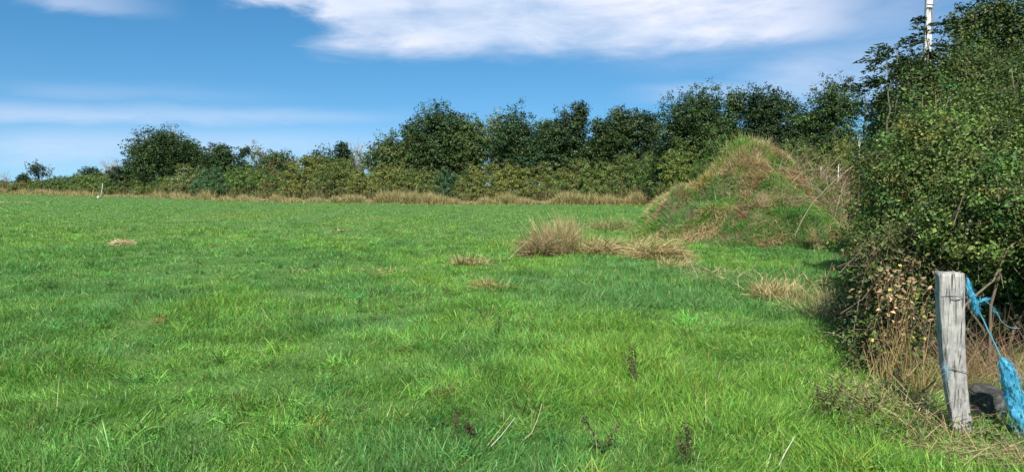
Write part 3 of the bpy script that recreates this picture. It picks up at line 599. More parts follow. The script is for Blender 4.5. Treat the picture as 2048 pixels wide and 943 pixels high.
MB = lambda x, y: (x, y, 0)
straw(0, 1, .7, .45, 2600, .5, 'pale straw drape hanging down the left shoulder of the mound', base=MB(4.75, 21.2), up=.2, lay=(-.3, -.9), droop=.9, green=.03, c0=np.array([.5, .36, .2]))
straw(0, 2, .4, .3, 1300, .45, 'fan of dry grass right of the shoulder drape', base=MB(5.55, 21.0), up=.3, lay=(.1, -.9), droop=.8, green=.03, c0=np.array([.5, .36, .2]))
straw(0, 3, .65, .5, 2400, .5, 'russet dead grass mat just under the mound top', base=MB(7.9, 22.7), up=.3, lay=(.3, -.6), droop=.9, green=.03, c0=np.array([.46, .31, .18]))
straw(0, 4, .5, .4, 1500, .35, 'grey brown grass mat beside the left burrow', base=MB(6.7, 22.4), up=.3, lay=(.2, -.5), droop=.9, c0=np.array([.36, .27, .17]))
straw(0, 5, .5, .35, 1000, .35, 'sandy straw patch low on the mound front', base=MB(6.75, 19.6), up=.2, lay=(.1, -.4), c0=np.array([.5, .36, .2]))
straw(0, 6, 1.0, .4, 1300, .4, 'straw strip along the right foot of the mound', base=MB(8.9, 18.7), up=.3, lay=(.6, -.1), c0=np.array([.46, .36, .2]))
straw(0, 7, .5, .4, 1100, .5, 'golden stems on the upper left flank of the mound', base=MB(6.2, 23.9), up=1.1, lay=(-.3, -.2), green=.15, c0=np.array([.46, .34, .12]))
straw(0, 8, .9, .35, 1300, .4, 'brown thatch across the waist of the mound', base=MB(7.2, 21.0), up=.3, lay=(.4, -.3), c0=np.array([.34, .25, .15]))
straw(0, 9, .6, .6, 1600, .6, 'dry grass beard on the left edge of the mound foot', base=MB(4.1, 21.5), up=.6, lay=(-.5, -.4), droop=.7, c0=np.array([.48, .38, .18]))
# foreground right
straw(1795, 835, .36, .6, 900, .42, 'tangle of straw on the grass left of the wooden post', up=.5, spread=.9, wd=.005, hgt=.06, droop=.2)
straw(1740, 800, .25, .3, 110, .36, 'crossed pale stems at the edge of the straw tangle', up=.4, spread=.9, wd=.004, droop=.1)
straw(1835, 800, .24, .35, 330, .5, 'golden upright dead stems behind the wooden post', base=(2.95, 5.75, 0), up=1.8, spread=.35, wd=.0045, droop=.25, c0=np.array([.46, .32, .12]))
straw(1990, 925, .5, .35, 520, .38, 'straw litter below the hanging blue net', up=.2, spread=1., wd=.0045, droop=.15, green=0, c0=np.array([.48, .37, .22]))
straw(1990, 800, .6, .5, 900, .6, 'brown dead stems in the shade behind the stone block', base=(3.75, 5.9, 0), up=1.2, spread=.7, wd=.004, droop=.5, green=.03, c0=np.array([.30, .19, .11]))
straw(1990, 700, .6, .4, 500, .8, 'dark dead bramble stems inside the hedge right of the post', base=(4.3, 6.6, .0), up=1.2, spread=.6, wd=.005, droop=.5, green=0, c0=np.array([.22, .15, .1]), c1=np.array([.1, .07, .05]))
straw(1650, 620, .5, 1.3, 900, .48, 'scattered yellow stems in the grass along the right hedge', kind='stuff', name='loose_straw', up=1.0, spread=.6, wd=.004, droop=.2, green=.3)

# ------------------------------------------------------------------ right hedge shrubs
def shrub(name, loc, label, blobs, ncl, per, size, col, hue2=None, p2=.2, jit=.25, cr=.13, shell=.8, extra=None, twigs=200, floor=.05, cat='shrub', stemc=(.13, .10, .07), spray=.12, base=None):
    rng = np.random.default_rng(int(loc[0]*100+loc[1]*10)); e = empty(name, (loc[0], loc[1], 0), label, cat, 'shrubs of the right hedge'); g = Geo(); t = Geo()
    cl = crown_leaves(g, rng, blobs, ncl, cr, per, size, PAL[col], jit, shell, floor, None if hue2 is None else PAL[hue2], p2, .35, .62, spray)
    B = np.array(blobs); sc_ = np.array(stemc); sk = cl[rng.integers(0, len(cl), twigs//6)]
    for s in sk:   # long arching shoots breaking the outline
        o_ = unit(np.array([-.5, -.35, .5])+rng.normal(0, .6, 3)); L2 = rng.uniform(.3, .75)*(size/.042)**.7; pt = np.array([s+o_*L2*u+np.array([0, 0, -1])*L2*.45*u*u for u in np.linspace(-.2, 1, 8)]); tube(t, pt, np.linspace(.005, .002, 8), sc_*rng.uniform(.8, 2.2), 4, False)
        kk = int(26*L2/.5); u = rng.random(kk)*6.9; i_ = u.astype(int); f_ = (u-i_)[:, None]; leaves(g, pt[i_]*(1-f_)+pt[i_+1]*f_+rng.normal(0, .018, (kk, 3)), rng.normal(0, .6, (kk, 3))+[0, -.2, .8], size*rng.uniform(.7, 1.35, kk), np.array(PAL[col])*rng.lognormal(.1, .3, (kk, 1)), rng)
    for i in range(twigs//8):
        b = B[rng.integers(len(B))]; q = b[:3]+rng.normal(0, .45, 3)*b[3:6]; s = np.array([b[0]+rng.normal(0, .3), b[1]+rng.normal(0, .25), -.05]); tube(t, bez(s, q, (rng.normal(0, .1), rng.normal(0, .1), 0), 7, rng, .04), np.linspace(.017, .005, 7), sc_*rng.uniform(.6, 1.3), 5)
    j = rng.integers(0, len(cl), twigs*3); o = cl[j]; q = o-unit(rng.normal(size=o.shape)+[0, 0, 1.2])*rng.uniform(.15, .5, (len(j), 1)); segs(t, q, o, .0045, .002, sc_)
    # shoots with leaves along them standing out of the skin
    top = cl[np.argsort(-(cl[:, 2]-.25*cl[:, 1]-.15*cl[:, 0]))[:len(cl)//3]]; ns = twigs//2; a = top[rng.integers(0, len(top), ns)]; d = unit(rng.normal(0, .6, (ns, 3))+[0, -.2, 1]); L_ = rng.uniform(.12, .42, (ns, 1)); b_ = a+d*L_
    segs(t, a, b_, .003, .0015, sc_); k = 10; ii = np.repeat(np.arange(ns), k); tt = rng.random((ns*k, 1)); leaves(g, a[ii]*(1-tt)+b_[ii]*tt+rng.normal(0, .015, (ns*k, 3)), rng.normal(size=(ns*k, 3))+[0, -.3, .4], size*rng.uniform(.6, 1, ns*k), np.array(PAL[col])*rng.lognormal(.1, .25, (ns*k, 1)), rng)
    if extra: extra(rng, g, t, cl)
    t.build('stems', M_BARK, e); g.build('foliage', M_LEAF, e); return e
def yellow_leaves(n, size=.06):
    def f(rng, g, t, cl):
        fr = cl[np.argsort(cl[:, 1])[:len(cl)//2]]; p = fr[rng.integers(0, len(fr), n)]+np.array([0, -.1, 0])+rng.normal(0, .05, (n, 3))
        leaves(g, p, rng.normal(0, .4, (n, 3))+[0, -1, .6], size*rng.uniform(.7, 1.3, n), np.array([.38, .36, .06])*rng.lognormal(0, .3, (n, 1)), rng, asp=.85)
    return f
shrub('blackthorn_shrub', (4.6, 7.6), 'large small leaved shrub right behind the wooden post', [[4.7, 7.5, .5, .9, .5, .55], [5.9, 7.3, .55, .9, .5, .6], [3.95, 7.6, .45, .45, .4, .5], [4.0, 6.35, 1.4, .55, .35, .45], [5.0, 6.3, 1.45, .7, .4, .5], [4.05, 7.4, 1.5, .58, .6, .6], [4.5, 7.6, 1.75, .8, .7, .6], [5.4, 7.4, 1.8, .9, .8, .65], [4.7, 7.0, 1.25, .8, .55, .6], [5.8, 7.2, 1.3, .8, .6, .8], [3.75, 7.3, .95, .42, .5, .6], [6.6, 7.4, 1.6, .8, .8, .8]], 4700, 40, .033, 'hedge', 'light', .3, .38, extra=yellow_leaves(70, .045), twigs=420)
shrub('bramble_shrub', (5.2, 9.6), 'mid height shrub filling the hedge behind the small leaved one', [[5.05, 9.4, 1.3, .66, .7, 1.1], [5.5, 9.6, 1.9, .9, .8, .9], [6.5, 9.4, 2.1, .9, .8, .8], [7.4, 9.4, 2.0, .9, .8, .9], [4.75, 9.2, .6, .42, .5, .6]], 2600, 34, .038, 'mid', 'hedge', .45, .38, extra=yellow_leaves(40, .05), twigs=300)
shrub('hawthorn_shrub', (6.6, 12.4), 'tall hawthorn like shrub forming the high left shoulder of the right hedge', [[6.2, 12.2, 1.5, .5, .8, 1.5], [6.5, 12.4, 2.5, .65, .8, .8], [7.1, 12.4, 2.9, .6, .8, .75], [7.0, 12.2, 1.8, .9, .8, 1.3], [6.25, 12.3, 2.75, .4, .6, .55], [6.75, 12.4, 3.25, .45, .6, .5], [7.4, 12.6, 3.5, .5, .7, .55], [8.0, 12.4, 2.9, .8, .8, .8], [8.8, 12.6, 3.0, .9, .8, .9]], 2600, 34, .043, 'mid', 'olive', .3, .36, cr=.16, twigs=300)
shrub('hazel_shrub', (9.6, 15.5), 'broad leafy shrub under the near oak at the right edge', [[8.2, 15.5, 2.2, .8, .9, 1.9], [9.3, 15.5, 2.8, 1.0, .9, 1.0], [10.4, 15.5, 2.9, 1.0, .9, 1.1], [11.3, 15.5, 2.6, 1.0, .9, 1.3]], 1800, 20, .07, 'mid', 'olive', .3, cr=.2, twigs=200)
shrub('hedge_shrub', (7.2, 16.5), 'dark shrub at the left end of the right hedge beside the mound', [[8.25, 16.8, 1.2, .5, .8, 1.3], [8.8, 17.0, 1.8, .8, .8, 1.5], [8.0, 15.2, .7, .45, .6, .8]], 1000, 18, .065, 'mid', 'hedge', .3, cr=.17, twigs=120)
shrub('hedge_shrub', (9.8, 20), 'shaded green shrub between the mound and the hawthorn like shrub', [[9.9, 20., 1.4, .45, .8, 1.4], [10.6, 20., 2.1, .7, .8, 1.4]], 800, 18, .075, 'hedge', 'light', .25, cr=.2, twigs=80)
shrub('bramble', (4.05, 8.3), 'low bramble with yellowing leaves at the left foot of the hedge', [[4.2, 8.4, .35, .36, .6, .42], [4.45, 9.1, .5, .33, .5, .5], [3.75, 7.5, .3, .33, .5, .35]], 520, 14, .05, 'light', 'brown', .3, extra=yellow_leaves(130, .055), twigs=160, cat='bramble')
shrub('bramble', (3.2, 6.5), 'scrubby bramble with dry and green leaves left of the wooden post', [[3.3, 6.5, .45, .3, .4, .42], [3.45, 6.7, .9, .33, .4, .35], [3.1, 6.2, .2, .25, .3, .25]], 430, 12, .036, 'hedge', 'brown', .22, extra=yellow_leaves(30, .04), twigs=110, cat='bramble')
shrub('bramble', (2.6, 7.3), 'dark green low bramble creeping into the grass', [[3.65, 7.6, .22, .35, .5, .3], [3.3, 7.0, .16, .22, .3, .2]], 240, 14, .03, 'mid', 'bluish', .3, twigs=60, cat='bramble')
shrub('bramble', (2.2, 4.9), 'patch of small green weeds around the foot of the wooden post', [[2.5, 5.2, .06, .4, .35, .12], [2.35, 4.85, .04, .3, .25, .09], [3.05, 4.7, .03, .25, .2, .07]], 200, 9, .026, 'light', 'hedge', .4, twigs=16, cat='weeds', floor=.0)
def dry_leaves():
    rng = np.random.default_rng(21); c = at(1800, 600, 6.1); e = empty('dead_leaves', (c[0], c[1], 0), 'spray of withered tan leaves hanging left of the post top', 'leaves'); g = Geo(); n = 230
    p = c+rng.normal(0, 1, (n, 3))*[.12, .12, .17]; leaves(g, p, rng.normal(0, .7, (n, 3))+[0, -.6, .5], rng.uniform(.025, .055, n), np.array([.30, .20, .11])*rng.lognormal(0, .4, (n, 1)), rng, fold=.3)
    t = Geo(); segs(t, np.tile([c[0], c[1]+.1, 0.], (30, 1))+rng.normal(0, .08, (30, 3)), p[:30], .005, .003, np.array([.3, .2, .1])); t.build('twigs', M_BARK, e); g.build('leaf_spray', M_STRAW, e)
dry_leaves()
# saplings with feathery leaves against the sky
def sapling(px0, py0, px1, py1, Y, label, n=11, seed=1, ln=.34):
    rng = np.random.default_rng(seed); a = at(px0, py0, Y); b = at(px1, py1, Y); base = np.array([a[0], a[1], 0.]); e = empty('ash_sapling', base, label, 'sapling', 'feathery saplings above the right hedge'); t = Geo(); g = Geo()
    pth = np.concatenate([np.linspace(base, a, 4)[:-1], bez(a, b, (.04, 0, 0), 8, rng, .01)]); tube(t, pth, np.linspace(.022, .005, len(pth)), np.array([.12, .11, .08]), 5)
    for i in range(n):
        s = rng.uniform(.1, 1) if i > 3 else 1-i*.05; p = a*(1-s)+b*s; an = rng.uniform(0, 2*math.pi); sg = 1 if math.cos(an) > 0 else -1
        d = np.array([sg*rng.uniform(.7, 1), math.sin(an)*.6, rng.uniform(-.05, .4)]); L_ = ln*rng.uniform(.7, 1.2)
        for sub in range(3):
            dd = d+rng.normal(0, .25, 3)*[1, 1, .6]; tt = np.linspace(0, 1, 7)[:, None]; r = p+dd*L_*tt+np.array([0, 0, -1])*L_*.35*tt**2; tube(t, r, .0035, np.array([.10, .10, .06]), 3, False)
            k = 15; j = rng.integers(1, 7, k); lp = r[j]+rng.normal(0, .012, (k, 3)); al = np.tile(dd, (k, 1))+rng.normal(0, .5, (k, 3))+[0, 0, -.35]
            leaves(g, lp+unit(al)*.03, rng.normal(0, .35, (k, 3))+[0, 0, 1], .085*rng.uniform(.8, 1.2, k), np.array([.03, .06, .02])*rng.lognormal(0, .2, (k, 1)), rng, asp=.3, along=al)
    t.build('stem', M_BARK, e); g.build('leaves', M_LEAF, e)
sapling(1774, 240, 1772, 108, 11.8, 'feathery leaved sapling left of the concrete pole above the hedge', 12, 3)
sapling(1790, 230, 1789, 92, 11.9, 'taller slim feathery sapling between the first one and the concrete pole', 9, 4)
sapling(1850, 180, 1852, 38, 12.2, 'tallest feathery sapling, crossing in front of the concrete pole', 13, 5)
sapling(1728, 250, 1727, 166, 16, 'small feathery sapling tip left of the hedge shoulder', 8, 6)
sapling(1817, 200, 1816, 118, 12.0, 'short feathery sapling tip just above the hedge left of the pole', 5, 7, .22)

# ------------------------------------------------------------------ wooden post with wire, twine, net, block
PY = 4.76
def post():
    p0 = at(1910, 547, PY); e = empty('wooden_post', (at(1935, 880, PY)[0], PY, 0), 'weathered grey wooden fence post leaning at the right hedge', 'post')
    rng = np.random.default_rng(3)
    rows = [(546, 1883, 1932), (560, 1884, 1933), (600, 1884.5, 1933), (640, 1885, 1933), (680, 1888, 1933), (700, 1889, 1935), (740, 1893, 1938), (780, 1899, 1941), (810, 1905, 1944), (835, 1909, 1948), (855, 1911, 1953), (875, 1913, 1959), (905, 1915, 1964)]
    ys = np.linspace(546, 905, 46); L_ = np.interp(ys, [r[0] for r in rows], [r[1] for r in rows]); Rr = np.interp(ys, [r[0] for r in rows], [r[2] for r in rows])
    k = 28; V = []
    for i, (yy, l, r) in enumerate(zip(ys, L_, Rr)):
        a = at(l, yy, PY); b = at(r, yy, PY); cx = (a[0]+b[0])/2; hw = (b[0]-a[0])/2; z = a[2]; dep = .055+.012*math.sin(i*.13)
        for j in range(k):
            th = 2*math.pi*j/k; s = abs(math.cos(th))**.28*math.copysign(1, math.cos(th)); q = abs(math.sin(th))**.28*math.copysign(1, math.sin(th))
            jx = .0035*vn(i*.35, j*1.0, 1., 201)+.004*vn(i*.1, j*.9, 1, 202); grain = .0028*vn(j*2.1, i*.07, 1., 203)
            # the plank turns a little so its right edge shows
            X = s*hw*.93; D = q*dep; ro = R(-14); zz = z+(0.008*vn(j*.6, 0, 1, 205) if i == 0 else 0)
            V.append([cx+X*math.cos(ro)-D*math.sin(ro)+jx, PY+.05+X*math.sin(ro)+D*math.cos(ro)+grain, zz])
    V = np.array(V); n = len(ys); q = [[i*k+j, (i+1)*k+j, (i+1)*k+(j+1) % k, i*k+(j+1) % k] for i in range(n-1) for j in range(k)]
    c = V[:k].mean(0)+[0, 0, .004]; V = np.concatenate([V, [c]]); t = [[n*k, j, (j+1) % k] for j in range(k)]
    g = Geo(); g.add(V, q, t); g.build('post_body', M_WOOD, e, smooth=False)
    def ring(py, name, dy, rad, off):
        l = np.interp(py, ys, L_); r_ = np.interp(py, ys, Rr); a = at(l, py, PY); b = at(r_, py, PY); cx = (a[0]+b[0])/2; hw = (b[0]-a[0])/2+.004; th = np.linspace(0, 2*math.pi, 40); s = np.sign(np.cos(th))*np.abs(np.cos(th))**.45; qq = np.sign(np.sin(th))*np.abs(np.sin(th))**.45
        ro = R(-9); X = s*hw*.95; D = qq*.068; pth = np.stack([cx+X*math.cos(ro)-D*math.sin(ro), PY+.05+X*math.sin(ro)+D*math.cos(ro), a[2]+.006*np.sin(th*3+off)+dy*s], 1); w = Geo(); tube(w, pth, rad, (.3, .3, .3), 5, False); return w, cx, a[2]
    w, cx, z = ring(592, 'wire', -.004, .0024, 0); tw = np.array([[cx-.03+.012*i+.004*math.sin(i*2.2), PY-.026, z-.004-.012*math.sin(i*.5)] for i in range(8)]); tube(w, tw, .0028, (.3, .3, .3), 5)
    w.build('wire_loop', M_WIRE, e)
    w, cx, z = ring(738, 'wire', -.014, .002, 1); w.build('lower_wire', M_WIRE, e)
    return e
post()
BL = np.array([.035, .33, .62]); BL2 = np.array([.16, .56, .82])
def fibres(g, pts, rad, n, ln, rng, wd=.0016, c=None):
    """loose plastic strands scattered round a path"""
    pts = np.array(pts); s = rng.random(n)*(len(pts)-1); i = s.astype(int); f = (s-i)[:, None]; base = pts[i]*(1-f)+pts[np.minimum(i+1, len(pts)-1)]*f; T_ = unit(pts[np.minimum(i+1, len(pts)-1)]-pts[i])
    rr = np.interp(s, np.arange(len(pts)), rad)[:, None]; off = rng.normal(0, .5, (n, 3))*rr
    cc = mix(np.tile(BL, (n, 1)), BL2, rng.random(n))*rng.lognormal(0, .18, (n, 1)) if c is None else c
    blades(g, base+off, T_*rng.uniform(.2, 1, (n, 1))+rng.normal(0, .24, (n, 3)), ln*rng.uniform(.4, 1.2, n), wd, rng.uniform(-.2, .5, n), cc, rng, 3)
def net():
    rng = np.random.default_rng(8); Yn = PY-.02; p = lambda a, b, dy=0: at(a, b, Yn+dy)
    e = empty('blue_net', p(1936, 560), 'bright blue frayed plastic net hanging from the wooden post by a cord', 'net')
    g = Geo(); top = [p(1935, 555), p(1938, 575), p(1945, 595), p(1951, 610), p(1954, 620)]; fibres(g, top, [.006, .014, .02, .016, .005], 700, .04, rng, .0012)
    def sheet(pts, rads, seed, k=22):
        pts = np.array(pts); m = 26; s = np.linspace(0, 1, m); P = np.stack([np.interp(s, np.linspace(0, 1, len(pts)), pts[:, c]) for c in range(3)], 1); r = np.interp(s, np.linspace(0, 1, len(rads)), rads)
        th = np.arange(k)/k*2*math.pi; V = []
        for i in range(m):
            rr = r[i]*(1+.32*vn(np.cos(th)*2.5+i*.12, np.sin(th)*2.5+i*.25, 1, seed)+.25*vn(np.cos(th)*7, np.sin(th)*7+i*.5, 1, seed+1)); V.append(np.stack([P[i, 0]+np.cos(th)*rr, P[i, 1]+np.sin(th)*rr*.8, P[i, 2]+.006*vn(th*3, th*0+i, 1, seed+2)], 1))
        V = np.concatenate(V); cc = mix(np.tile(BL, (len(V), 1)), BL2, np.clip(.5+.8*vn(V[:, 0]*1, V[:, 2], .012, seed), 0, 1)); q = [[i*k+j, i*k+(j+1) % k, (i+1)*k+(j+1) % k, (i+1)*k+j] for i in range(m-1) for j in range(k)]; q = [f for f in q if rng.random() > .25]; return V, q, cc
    V, q, cc = sheet(top, [.006, .012, .018, .014, .005], 301); g.add(V, q, None, cc)
    fibres(g, [p(1955, 605), p(1965, 600), p(1975, 598)], [.008, .008, .003], 160, .03, rng); g.build('frayed_top', M_TWINE, e)
    w = Geo(); tube(w, bez(p(1953, 612), p(2003, 716), (.004, 0, -.006), 12, rng, .0008), .0042, BL2*.8, 6); w.build('cord', M_TWINE, e)
    b = Geo(); low = [p(2003, 714), p(2012, 730), p(2020, 752), p(2026, 780), p(2034, 805), p(2042, 830), p(2050, 858)]; rd = [.012, .038, .05, .058, .066, .07, .05]
    V, q, cc = sheet(low, [x*.86 for x in rd], 311, 30); b.add(V, q, None, cc); fibres(b, low, [x*.95 for x in rd], 3200, .055, rng, .0013); fibres(b, low[-3:], [.04, .05, .04], 400, .07, rng, .0016)
    wh = np.tile([.5, .62, .7], (240, 1))*rng.lognormal(0, .2, (240, 1)); fibres(b, low[3:], [.055]*4, 240, .07, rng, .0012, wh); b.build('net_bundle', M_TWINE, e)
    s = Geo(); path = [p(1965, 596, .05), p(1985, 612, .08), p(1996, 628, .1), p(2004, 645, .1), p(2020, 655, .12), p(2040, 656, .14)]; P = np.array(path); q_ = np.linspace(0, 1, 18); P = np.stack([np.interp(q_, np.linspace(0, 1, 6), P[:, c]) for c in range(3)], 1)+rng.normal(0, .002, (18, 3)); tube(s, P, .0022, (.28, .45, .62), 4)
    fibres(s, P[3:8], [.008]*5, 70, .03, rng, .0014, np.tile([.15, .5, .75], (70, 1))); s.build('loose_strand', M_TWINE, e)
    e2 = empty('twine_tuft', p(1893, 735), 'faded blue twine tuft snagged on the left edge of the post', 'twine'); g2 = Geo(); c = mix(np.tile([.16, .33, .5], (260, 1)), np.array([.5, .55, .6]), rng.random(260)); fibres(g2, [p(1888, 722, -.03), p(1893, 738, -.04), p(1896, 752, -.04)], [.014, .012, .008], 260, .045, rng, .0013, c); g2.build('strands', M_TWINE, e2)
net()
def block():
    rng = np.random.default_rng(14); c = at(1984, 790, 5.0); e = empty('stone_block', (c[0], 5.0, 0), 'rough stone block with shade painted into its colour behind the blue net', 'stone')
    import bmesh
    bm = bmesh.new(); bmesh.ops.create_cube(bm, size=1); bmesh.ops.bevel(bm, geom=bm.edges[:], offset=.05, segments=2, affect='EDGES'); bmesh.ops.subdivide_edges(bm, edges=bm.edges[:], cuts=3, use_grid_fill=True)
    for v in bm.verts:
        x, y, z = v.co; n = vn(x*3+z*2, y*3-z, 1, 401); v.co.x = x*.21+.012*n+(.02*z if x < 0 else 0); v.co.y = y*.2+.012*vn(x*4, z*4, 1, 402); v.co.z = z*.24+.01*vn(x*5, y*5, 1, 403)-(.05*max(0, -x-.1) if z > 0 else 0)
    me = bpy.data.meshes.new('block_body'); bm.to_mesh(me); bm.free(); me.materials.append(M_STONE); o = bpy.data.objects.new('block_body', me); C.objects.link(o); o.parent = e; o.location = (0, .08, .11); o.rotation_euler = (R(4), R(-3), R(14))
block()

# ------------------------------------------------------------------ pole, fence, small things
def pole():
    Y = 31.; c = at(1858, 0, Y); x = c[0]; e = empty('utility_pole', (x, Y, 0), 'tall pale concrete utility pole rising behind the right hedge', 'pole')
    g = Geo(); n = 44; zs = np.linspace(-.3, 11.4, n); w = np.interp(zs, [0, 11.4], [.15, .105]); d = w*.8
    def ring(z, w_, d_): return [[x-w_, Y-d_, z], [x-w_*.35, Y-d_, z], [x-w_*.35, Y-d_*.72, z], [x+w_*.35, Y-d_*.72, z], [x+w_*.35, Y-d_, z], [x+w_, Y-d_, z], [x+w_, Y+d_, z], [x-w_, Y+d_, z]]
    solid = lambda z: (z % .62) < .2
    zz = []; 
    for i in range(18): z0 = i*.62; zz += [(z0, 0), (z0+.2, 0), (z0+.201, 1), (z0+.619, 1)]
    V = []
    for z, rec in zz:
        wi = float(np.interp(z, [0, 11.4], [.15, .105])); di = wi*.8; r = ring(z, wi, di)
        if not rec: r[2][1] = r[3][1] = Y-di
        V += r
    k = 8; m = len(zz); q = [[i*k+j, i*k+(j+1) % k, (i+1)*k+(j+1) % k, (i+1)*k+j] for i in range(m-1) for j in range(k)]
    q.append([(m-1)*k+a for a in (0, 1, 4, 5)]); q.append([(m-1)*k+a for a in (0, 5, 6, 7)])
    g.add(V, q); g.build('pole_body', M_CONC, e)
    w2 = Geo(); tube(w2, [at(1866, 60, Y-.2), at(1865, 30, Y-.2), at(1866, 12, Y-.2), at(1874, 0, Y-.2), at(1892, -22, Y-.2)], .018, (.1, .1, .1), 5); w2.build('cable', M_WIRE, e)
    b = Geo(); tube(b, [at(1855, 9, Y-.2), at(1868, 10, Y-.2)], .03, (.2, .2, .2), 6); b.build('bracket', M_WIRE, e)
pole()
def fence():
    e = empty('wire_fence', (at(1690, 340, 30)[0], 30, 0), 'low wire fence with thin pale posts right of the mound', 'fence')
    for px, pt in ((1642, 333), (1677, 329), (1722, 341), (1760, 335)):
        a = at(px, pt, 30); g = Geo(); tube(g, [[a[0], 30, -.1], [a[0]+.01, 30, a[2]*.5], [a[0], 30, a[2]]], .014, (.6, .6, .6), 7); g.build('post', M_WHITE, e)
    w = Geo()
    for z in (2.2, 1.7, 1.2):
        a = at(1560, 333, 30)[0]; b = at(1800, 333, 30)[0]; tube(w, [[a, 30, z], [(a+b)/2, 30, z-.02], [b, 30, z]], .008, (.5, .5, .5), 4)
    w.build('wires', M_WIRE, e)
    a = at(1719, 276, 41); e2 = empty('marker_post', (a[0], 44, 0), 'thin white post top showing above the rounded olive yellow bush', 'post'); a = at(1719, 276, 44); g = Geo(); tube(g, [[a[0], 44, -.1], [a[0], 44, a[2]]], .05, (.6,)*3, 8); g.build('shaft', M_WHITE, e2)
fence()
def left_pole():
    Y = 88.; a = at(205, 366, Y); b = at(202, 397, Y); e = empty('leaning_pole', (b[0], Y, 0), 'slim pale bent wooden pole standing before the left hedge', 'pole'); g = Geo()
    tube(g, [[b[0]-.05, Y, -.1], at(203, 385, Y), at(205, 375, Y), a], [.08, .07, .055, .035], (.6,)*3, 8); g.build('shaft', M_WOOD, e)
    c = at(199, 393, Y); e2 = empty('white_stone', (c[0], Y-.3, 0), 'white rounded stone at the foot of the slim pale pole', 'stone'); g = Geo(); rng = np.random.default_rng(2)
    th, ph = np.meshgrid(np.linspace(0, 2*math.pi, 14, endpoint=False), np.linspace(0, math.pi, 9)); r = 1+.15*vn(th*2, ph*3, 1, 501); V = np.stack([c[0]+.14*r*np.sin(ph)*np.cos(th), Y-.3+.13*r*np.sin(ph)*np.sin(th), .2+.15*r*np.cos(ph)], -1).reshape(-1, 3)
    q = [[i*14+j, i*14+(j+1) % 14, (i+1)*14+(j+1) % 14, (i+1)*14+j] for i in range(8) for j in range(14)]; g.add(V, q); g.build('stone_body', M_WHITE, e2, True)
left_pole()
def mast():
    Y = 140.; a = at(350, 245, Y); e = empty('antenna_mast', (a[0], Y, 0), 'thin distant antenna mast poking above the broad oak', 'mast'); g = Geo(); tube(g, [[a[0], Y, 0], a], [.16, .06], (.3,)*3, 6); g.build('shaft', M_WIRE, e)
    b = Geo(); tube(b, [a+[-.4, 0, -.25], a+[.4, 0, -.25]], .04, (.3,)*3, 5); b.build('crossbar', M_WIRE, e)
mast()
def burrow(px, py, label, r):
    # march the ray to the mound
    d = ray(px, py); t = 17.
    while t < 27:
        p = np.array([0, 0, CAMZ])+d*t
        if p[2] < HM(p[0], p[1]): break
        t += .02
    e = empty('burrow', p, label, 'burrow'); k = 18; n = unit(np.array([0, -1., .35])); a = np.array([1., 0, 0]); b = np.cross(n, a)
    prof = [(1.9, -.05), (1.6, .05), (1.25, .1), (1.0, .11), (.9, .05), (.8, -.1), (.0, -.14)]; th = np.arange(k)/k*2*math.pi; V = []; 
    for i, (rr, h) in enumerate(prof): V.append(p+(a*np.cos(th)[:, None]+b*np.sin(th)[:, None])*r*rr*(1+.12*vn(th*1.3, th*0+i, 1, 601))[:, None]+n*h)
    V = np.concatenate(V); q = np.array([[i*k+j, i*k+(j+1) % k, (i+1)*k+(j+1) % k, (i+1)*k+j] for i in range(6) for j in range(k)]); g = Geo(); g.add(V, q[:3*k]); g.build('soil_rim', M_MOUND, e); g = Geo(); g.add(V, q[3*k:]); g.build('hole', M_DARK, e)
burrow(1450, 350, 'left rabbit burrow opening under the mound top', .09)
burrow(1601, 358, 'right rabbit burrow opening on the bright green slope', .08)
def branch():
    rng = np.random.default_rng(31); Y = 19.5; P = lambda a, b, dy=0: at(a, b, Y+dy); e = empty('fallen_branch', P(1590, 482), 'long bare fallen branch leaning across the right side of the mound', 'branch')
    g = Geo(); main = [(1588, 484), (1592, 465), (1605, 438), (1625, 405), (1645, 385), (1665, 365), (1690, 345), (1705, 332)]; pts = np.array([P(a, b, -.2-.0*i) for i, (a, b) in enumerate(main)]); tube(g, pts, np.linspace(.009, .005, 8), np.array([.34, .28, .21]), 6); g.build('stem', M_BARK, e)
    t = Geo()
    for a, b in (((1645, 385), (1590, 372)), ((1645, 385), (1612, 362)), ((1655, 375), (1652, 340)), ((1665, 365), (1700, 358)), ((1680, 352), (1678, 325)), ((1650, 380), (1690, 378)), ((1625, 405), (1570, 408)), ((1635, 395), (1560, 400)), ((1670, 360), (1640, 350))):
        tube(t, bez(P(*a, -.2), P(*b, .1), (0, 0, .06), 6, rng, .02), np.linspace(.011, .004, 6), np.array([.22, .18, .14]), 4)
    t.build('twigs', M_BARK, e)
branch()
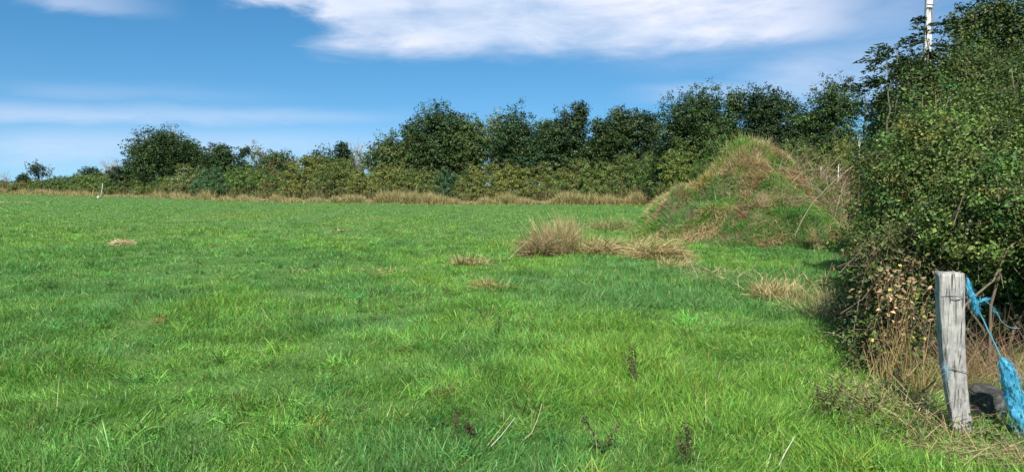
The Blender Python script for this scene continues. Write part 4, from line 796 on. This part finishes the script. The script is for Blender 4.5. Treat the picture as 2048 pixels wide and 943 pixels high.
def stems():
    rng = np.random.default_rng(41); M = M_STRAW
    for lab, pts, c, r in (('longest straight pale stalk lying in the near grass', [(978, 905), (1004, 868), (1030, 834)], (.55, .5, .4), .0035),
                           ('yellow green stalk lying parallel left of the pale straight one', [(972, 903), (992, 868), (1022, 828)], (.4, .42, .15), .0028),
                           ('kinked dry stalk right of the two parallel ones', [(1042, 888), (1062, 868), (1076, 835), (1084, 806)], (.5, .42, .3), .0032),
                           ('curved white stalk standing at the bottom edge of the picture', [(1556, 950), (1570, 905), (1589, 872)], (.62, .57, .45), .0038),
                           ('shorter white stalk left of the curved one at the bottom edge', [(1532, 950), (1536, 925), (1542, 905)], (.58, .55, .42), .003),
                           ('reddish brown stalk lying flat on the right of the near grass', [(1603, 865), (1630, 868), (1664, 872)], (.42, .3, .16), .003),
                           ('thin pale stalk slanting left of the tall standing tussock', [(1015, 520), (1035, 500), (1056, 482)], (.5, .44, .28), .007),
                           ('grey bent stalk in front of the mound grass', [(1395, 560), (1392, 545), (1382, 528)], (.45, .42, .34), .006)):
        b = gp(*pts[0]) if pts[0][1] < 940 else gp(pts[0][0], 940); n = len(pts); P = []
        for i, (a, yy) in enumerate(pts):
            q = at(a, yy, b[1]+.1*i/n); q[2] = max(q[2], float(H(q[0], q[1]))+.03); P.append(q)
        P = np.array(P); s = np.linspace(0, 1, 9); P = np.stack([np.interp(s, np.linspace(0, 1, n), P[:, k]) for k in range(3)], 1); g = Geo(); tube(g, P, np.linspace(r, r*.6, 9), c, 5); o = g.build('dry_stalk', M); tag(o, lab, 'stalk', 'dry stalks in the near grass')
    for lab, px, py, h, n in (('dark seeded dock weed right of the centre', 1272, 775, .32, 4), ('dark dock weed at the bottom edge right of centre', 1372, 925, .24, 3), ('thin brown dock weed between the two darker ones', 1208, 900, .22, 2), ('reddish brown weed low in the near left centre grass', 928, 880, .16, 3), ('dead blackish weed at the left rim of the straw tangle', 1665, 835, .26, 5), ('thin brown seed stalk pair in the middle of the field', 730, 625, .3, 2), ('small reddish weed in the centre grass', 985, 660, .25, 2)):
        c = gp(px, py); e = empty('dock_weed', (c[0], c[1], 0), lab, 'weed', 'weeds in the near grass'); t = Geo(); g = Geo(); col = np.array([.07, .055, .03])
        for i in range(n):
            b = c+[rng.normal(0, .03), rng.normal(0, .03), 0]; q = b+[rng.normal(0, .07), rng.normal(0, .05), h*rng.uniform(.6, 1.1)]; tube(t, bez(b, q, (rng.normal(0, .01), 0, 0), 6), np.linspace(.0035, .0018, 6), col*1.6, 4)
            m = 60; s = rng.uniform(.35, 1, (m, 1)); leaves(g, b*(1-s)+q*s+rng.normal(0, .01, (m, 3)), rng.normal(size=(m, 3)), .014, col*rng.lognormal(0, .3, (m, 1)), rng, asp=.9)
        m = 14; a = rng.uniform(0, 6.28, m); blades(g, np.tile(c, (m, 1)), np.stack([np.cos(a), np.sin(a), np.full(m, .8)], 1), .14, .025, .4, np.array([.05, .10, .025]), rng, 3); t.build('stalks', M_BARK, e); g.build('leaves', M_LEAF, e)
stems()
print('TRIS', sum(len(o.data.polygons) for o in bpy.data.objects if o.type == 'MESH'))
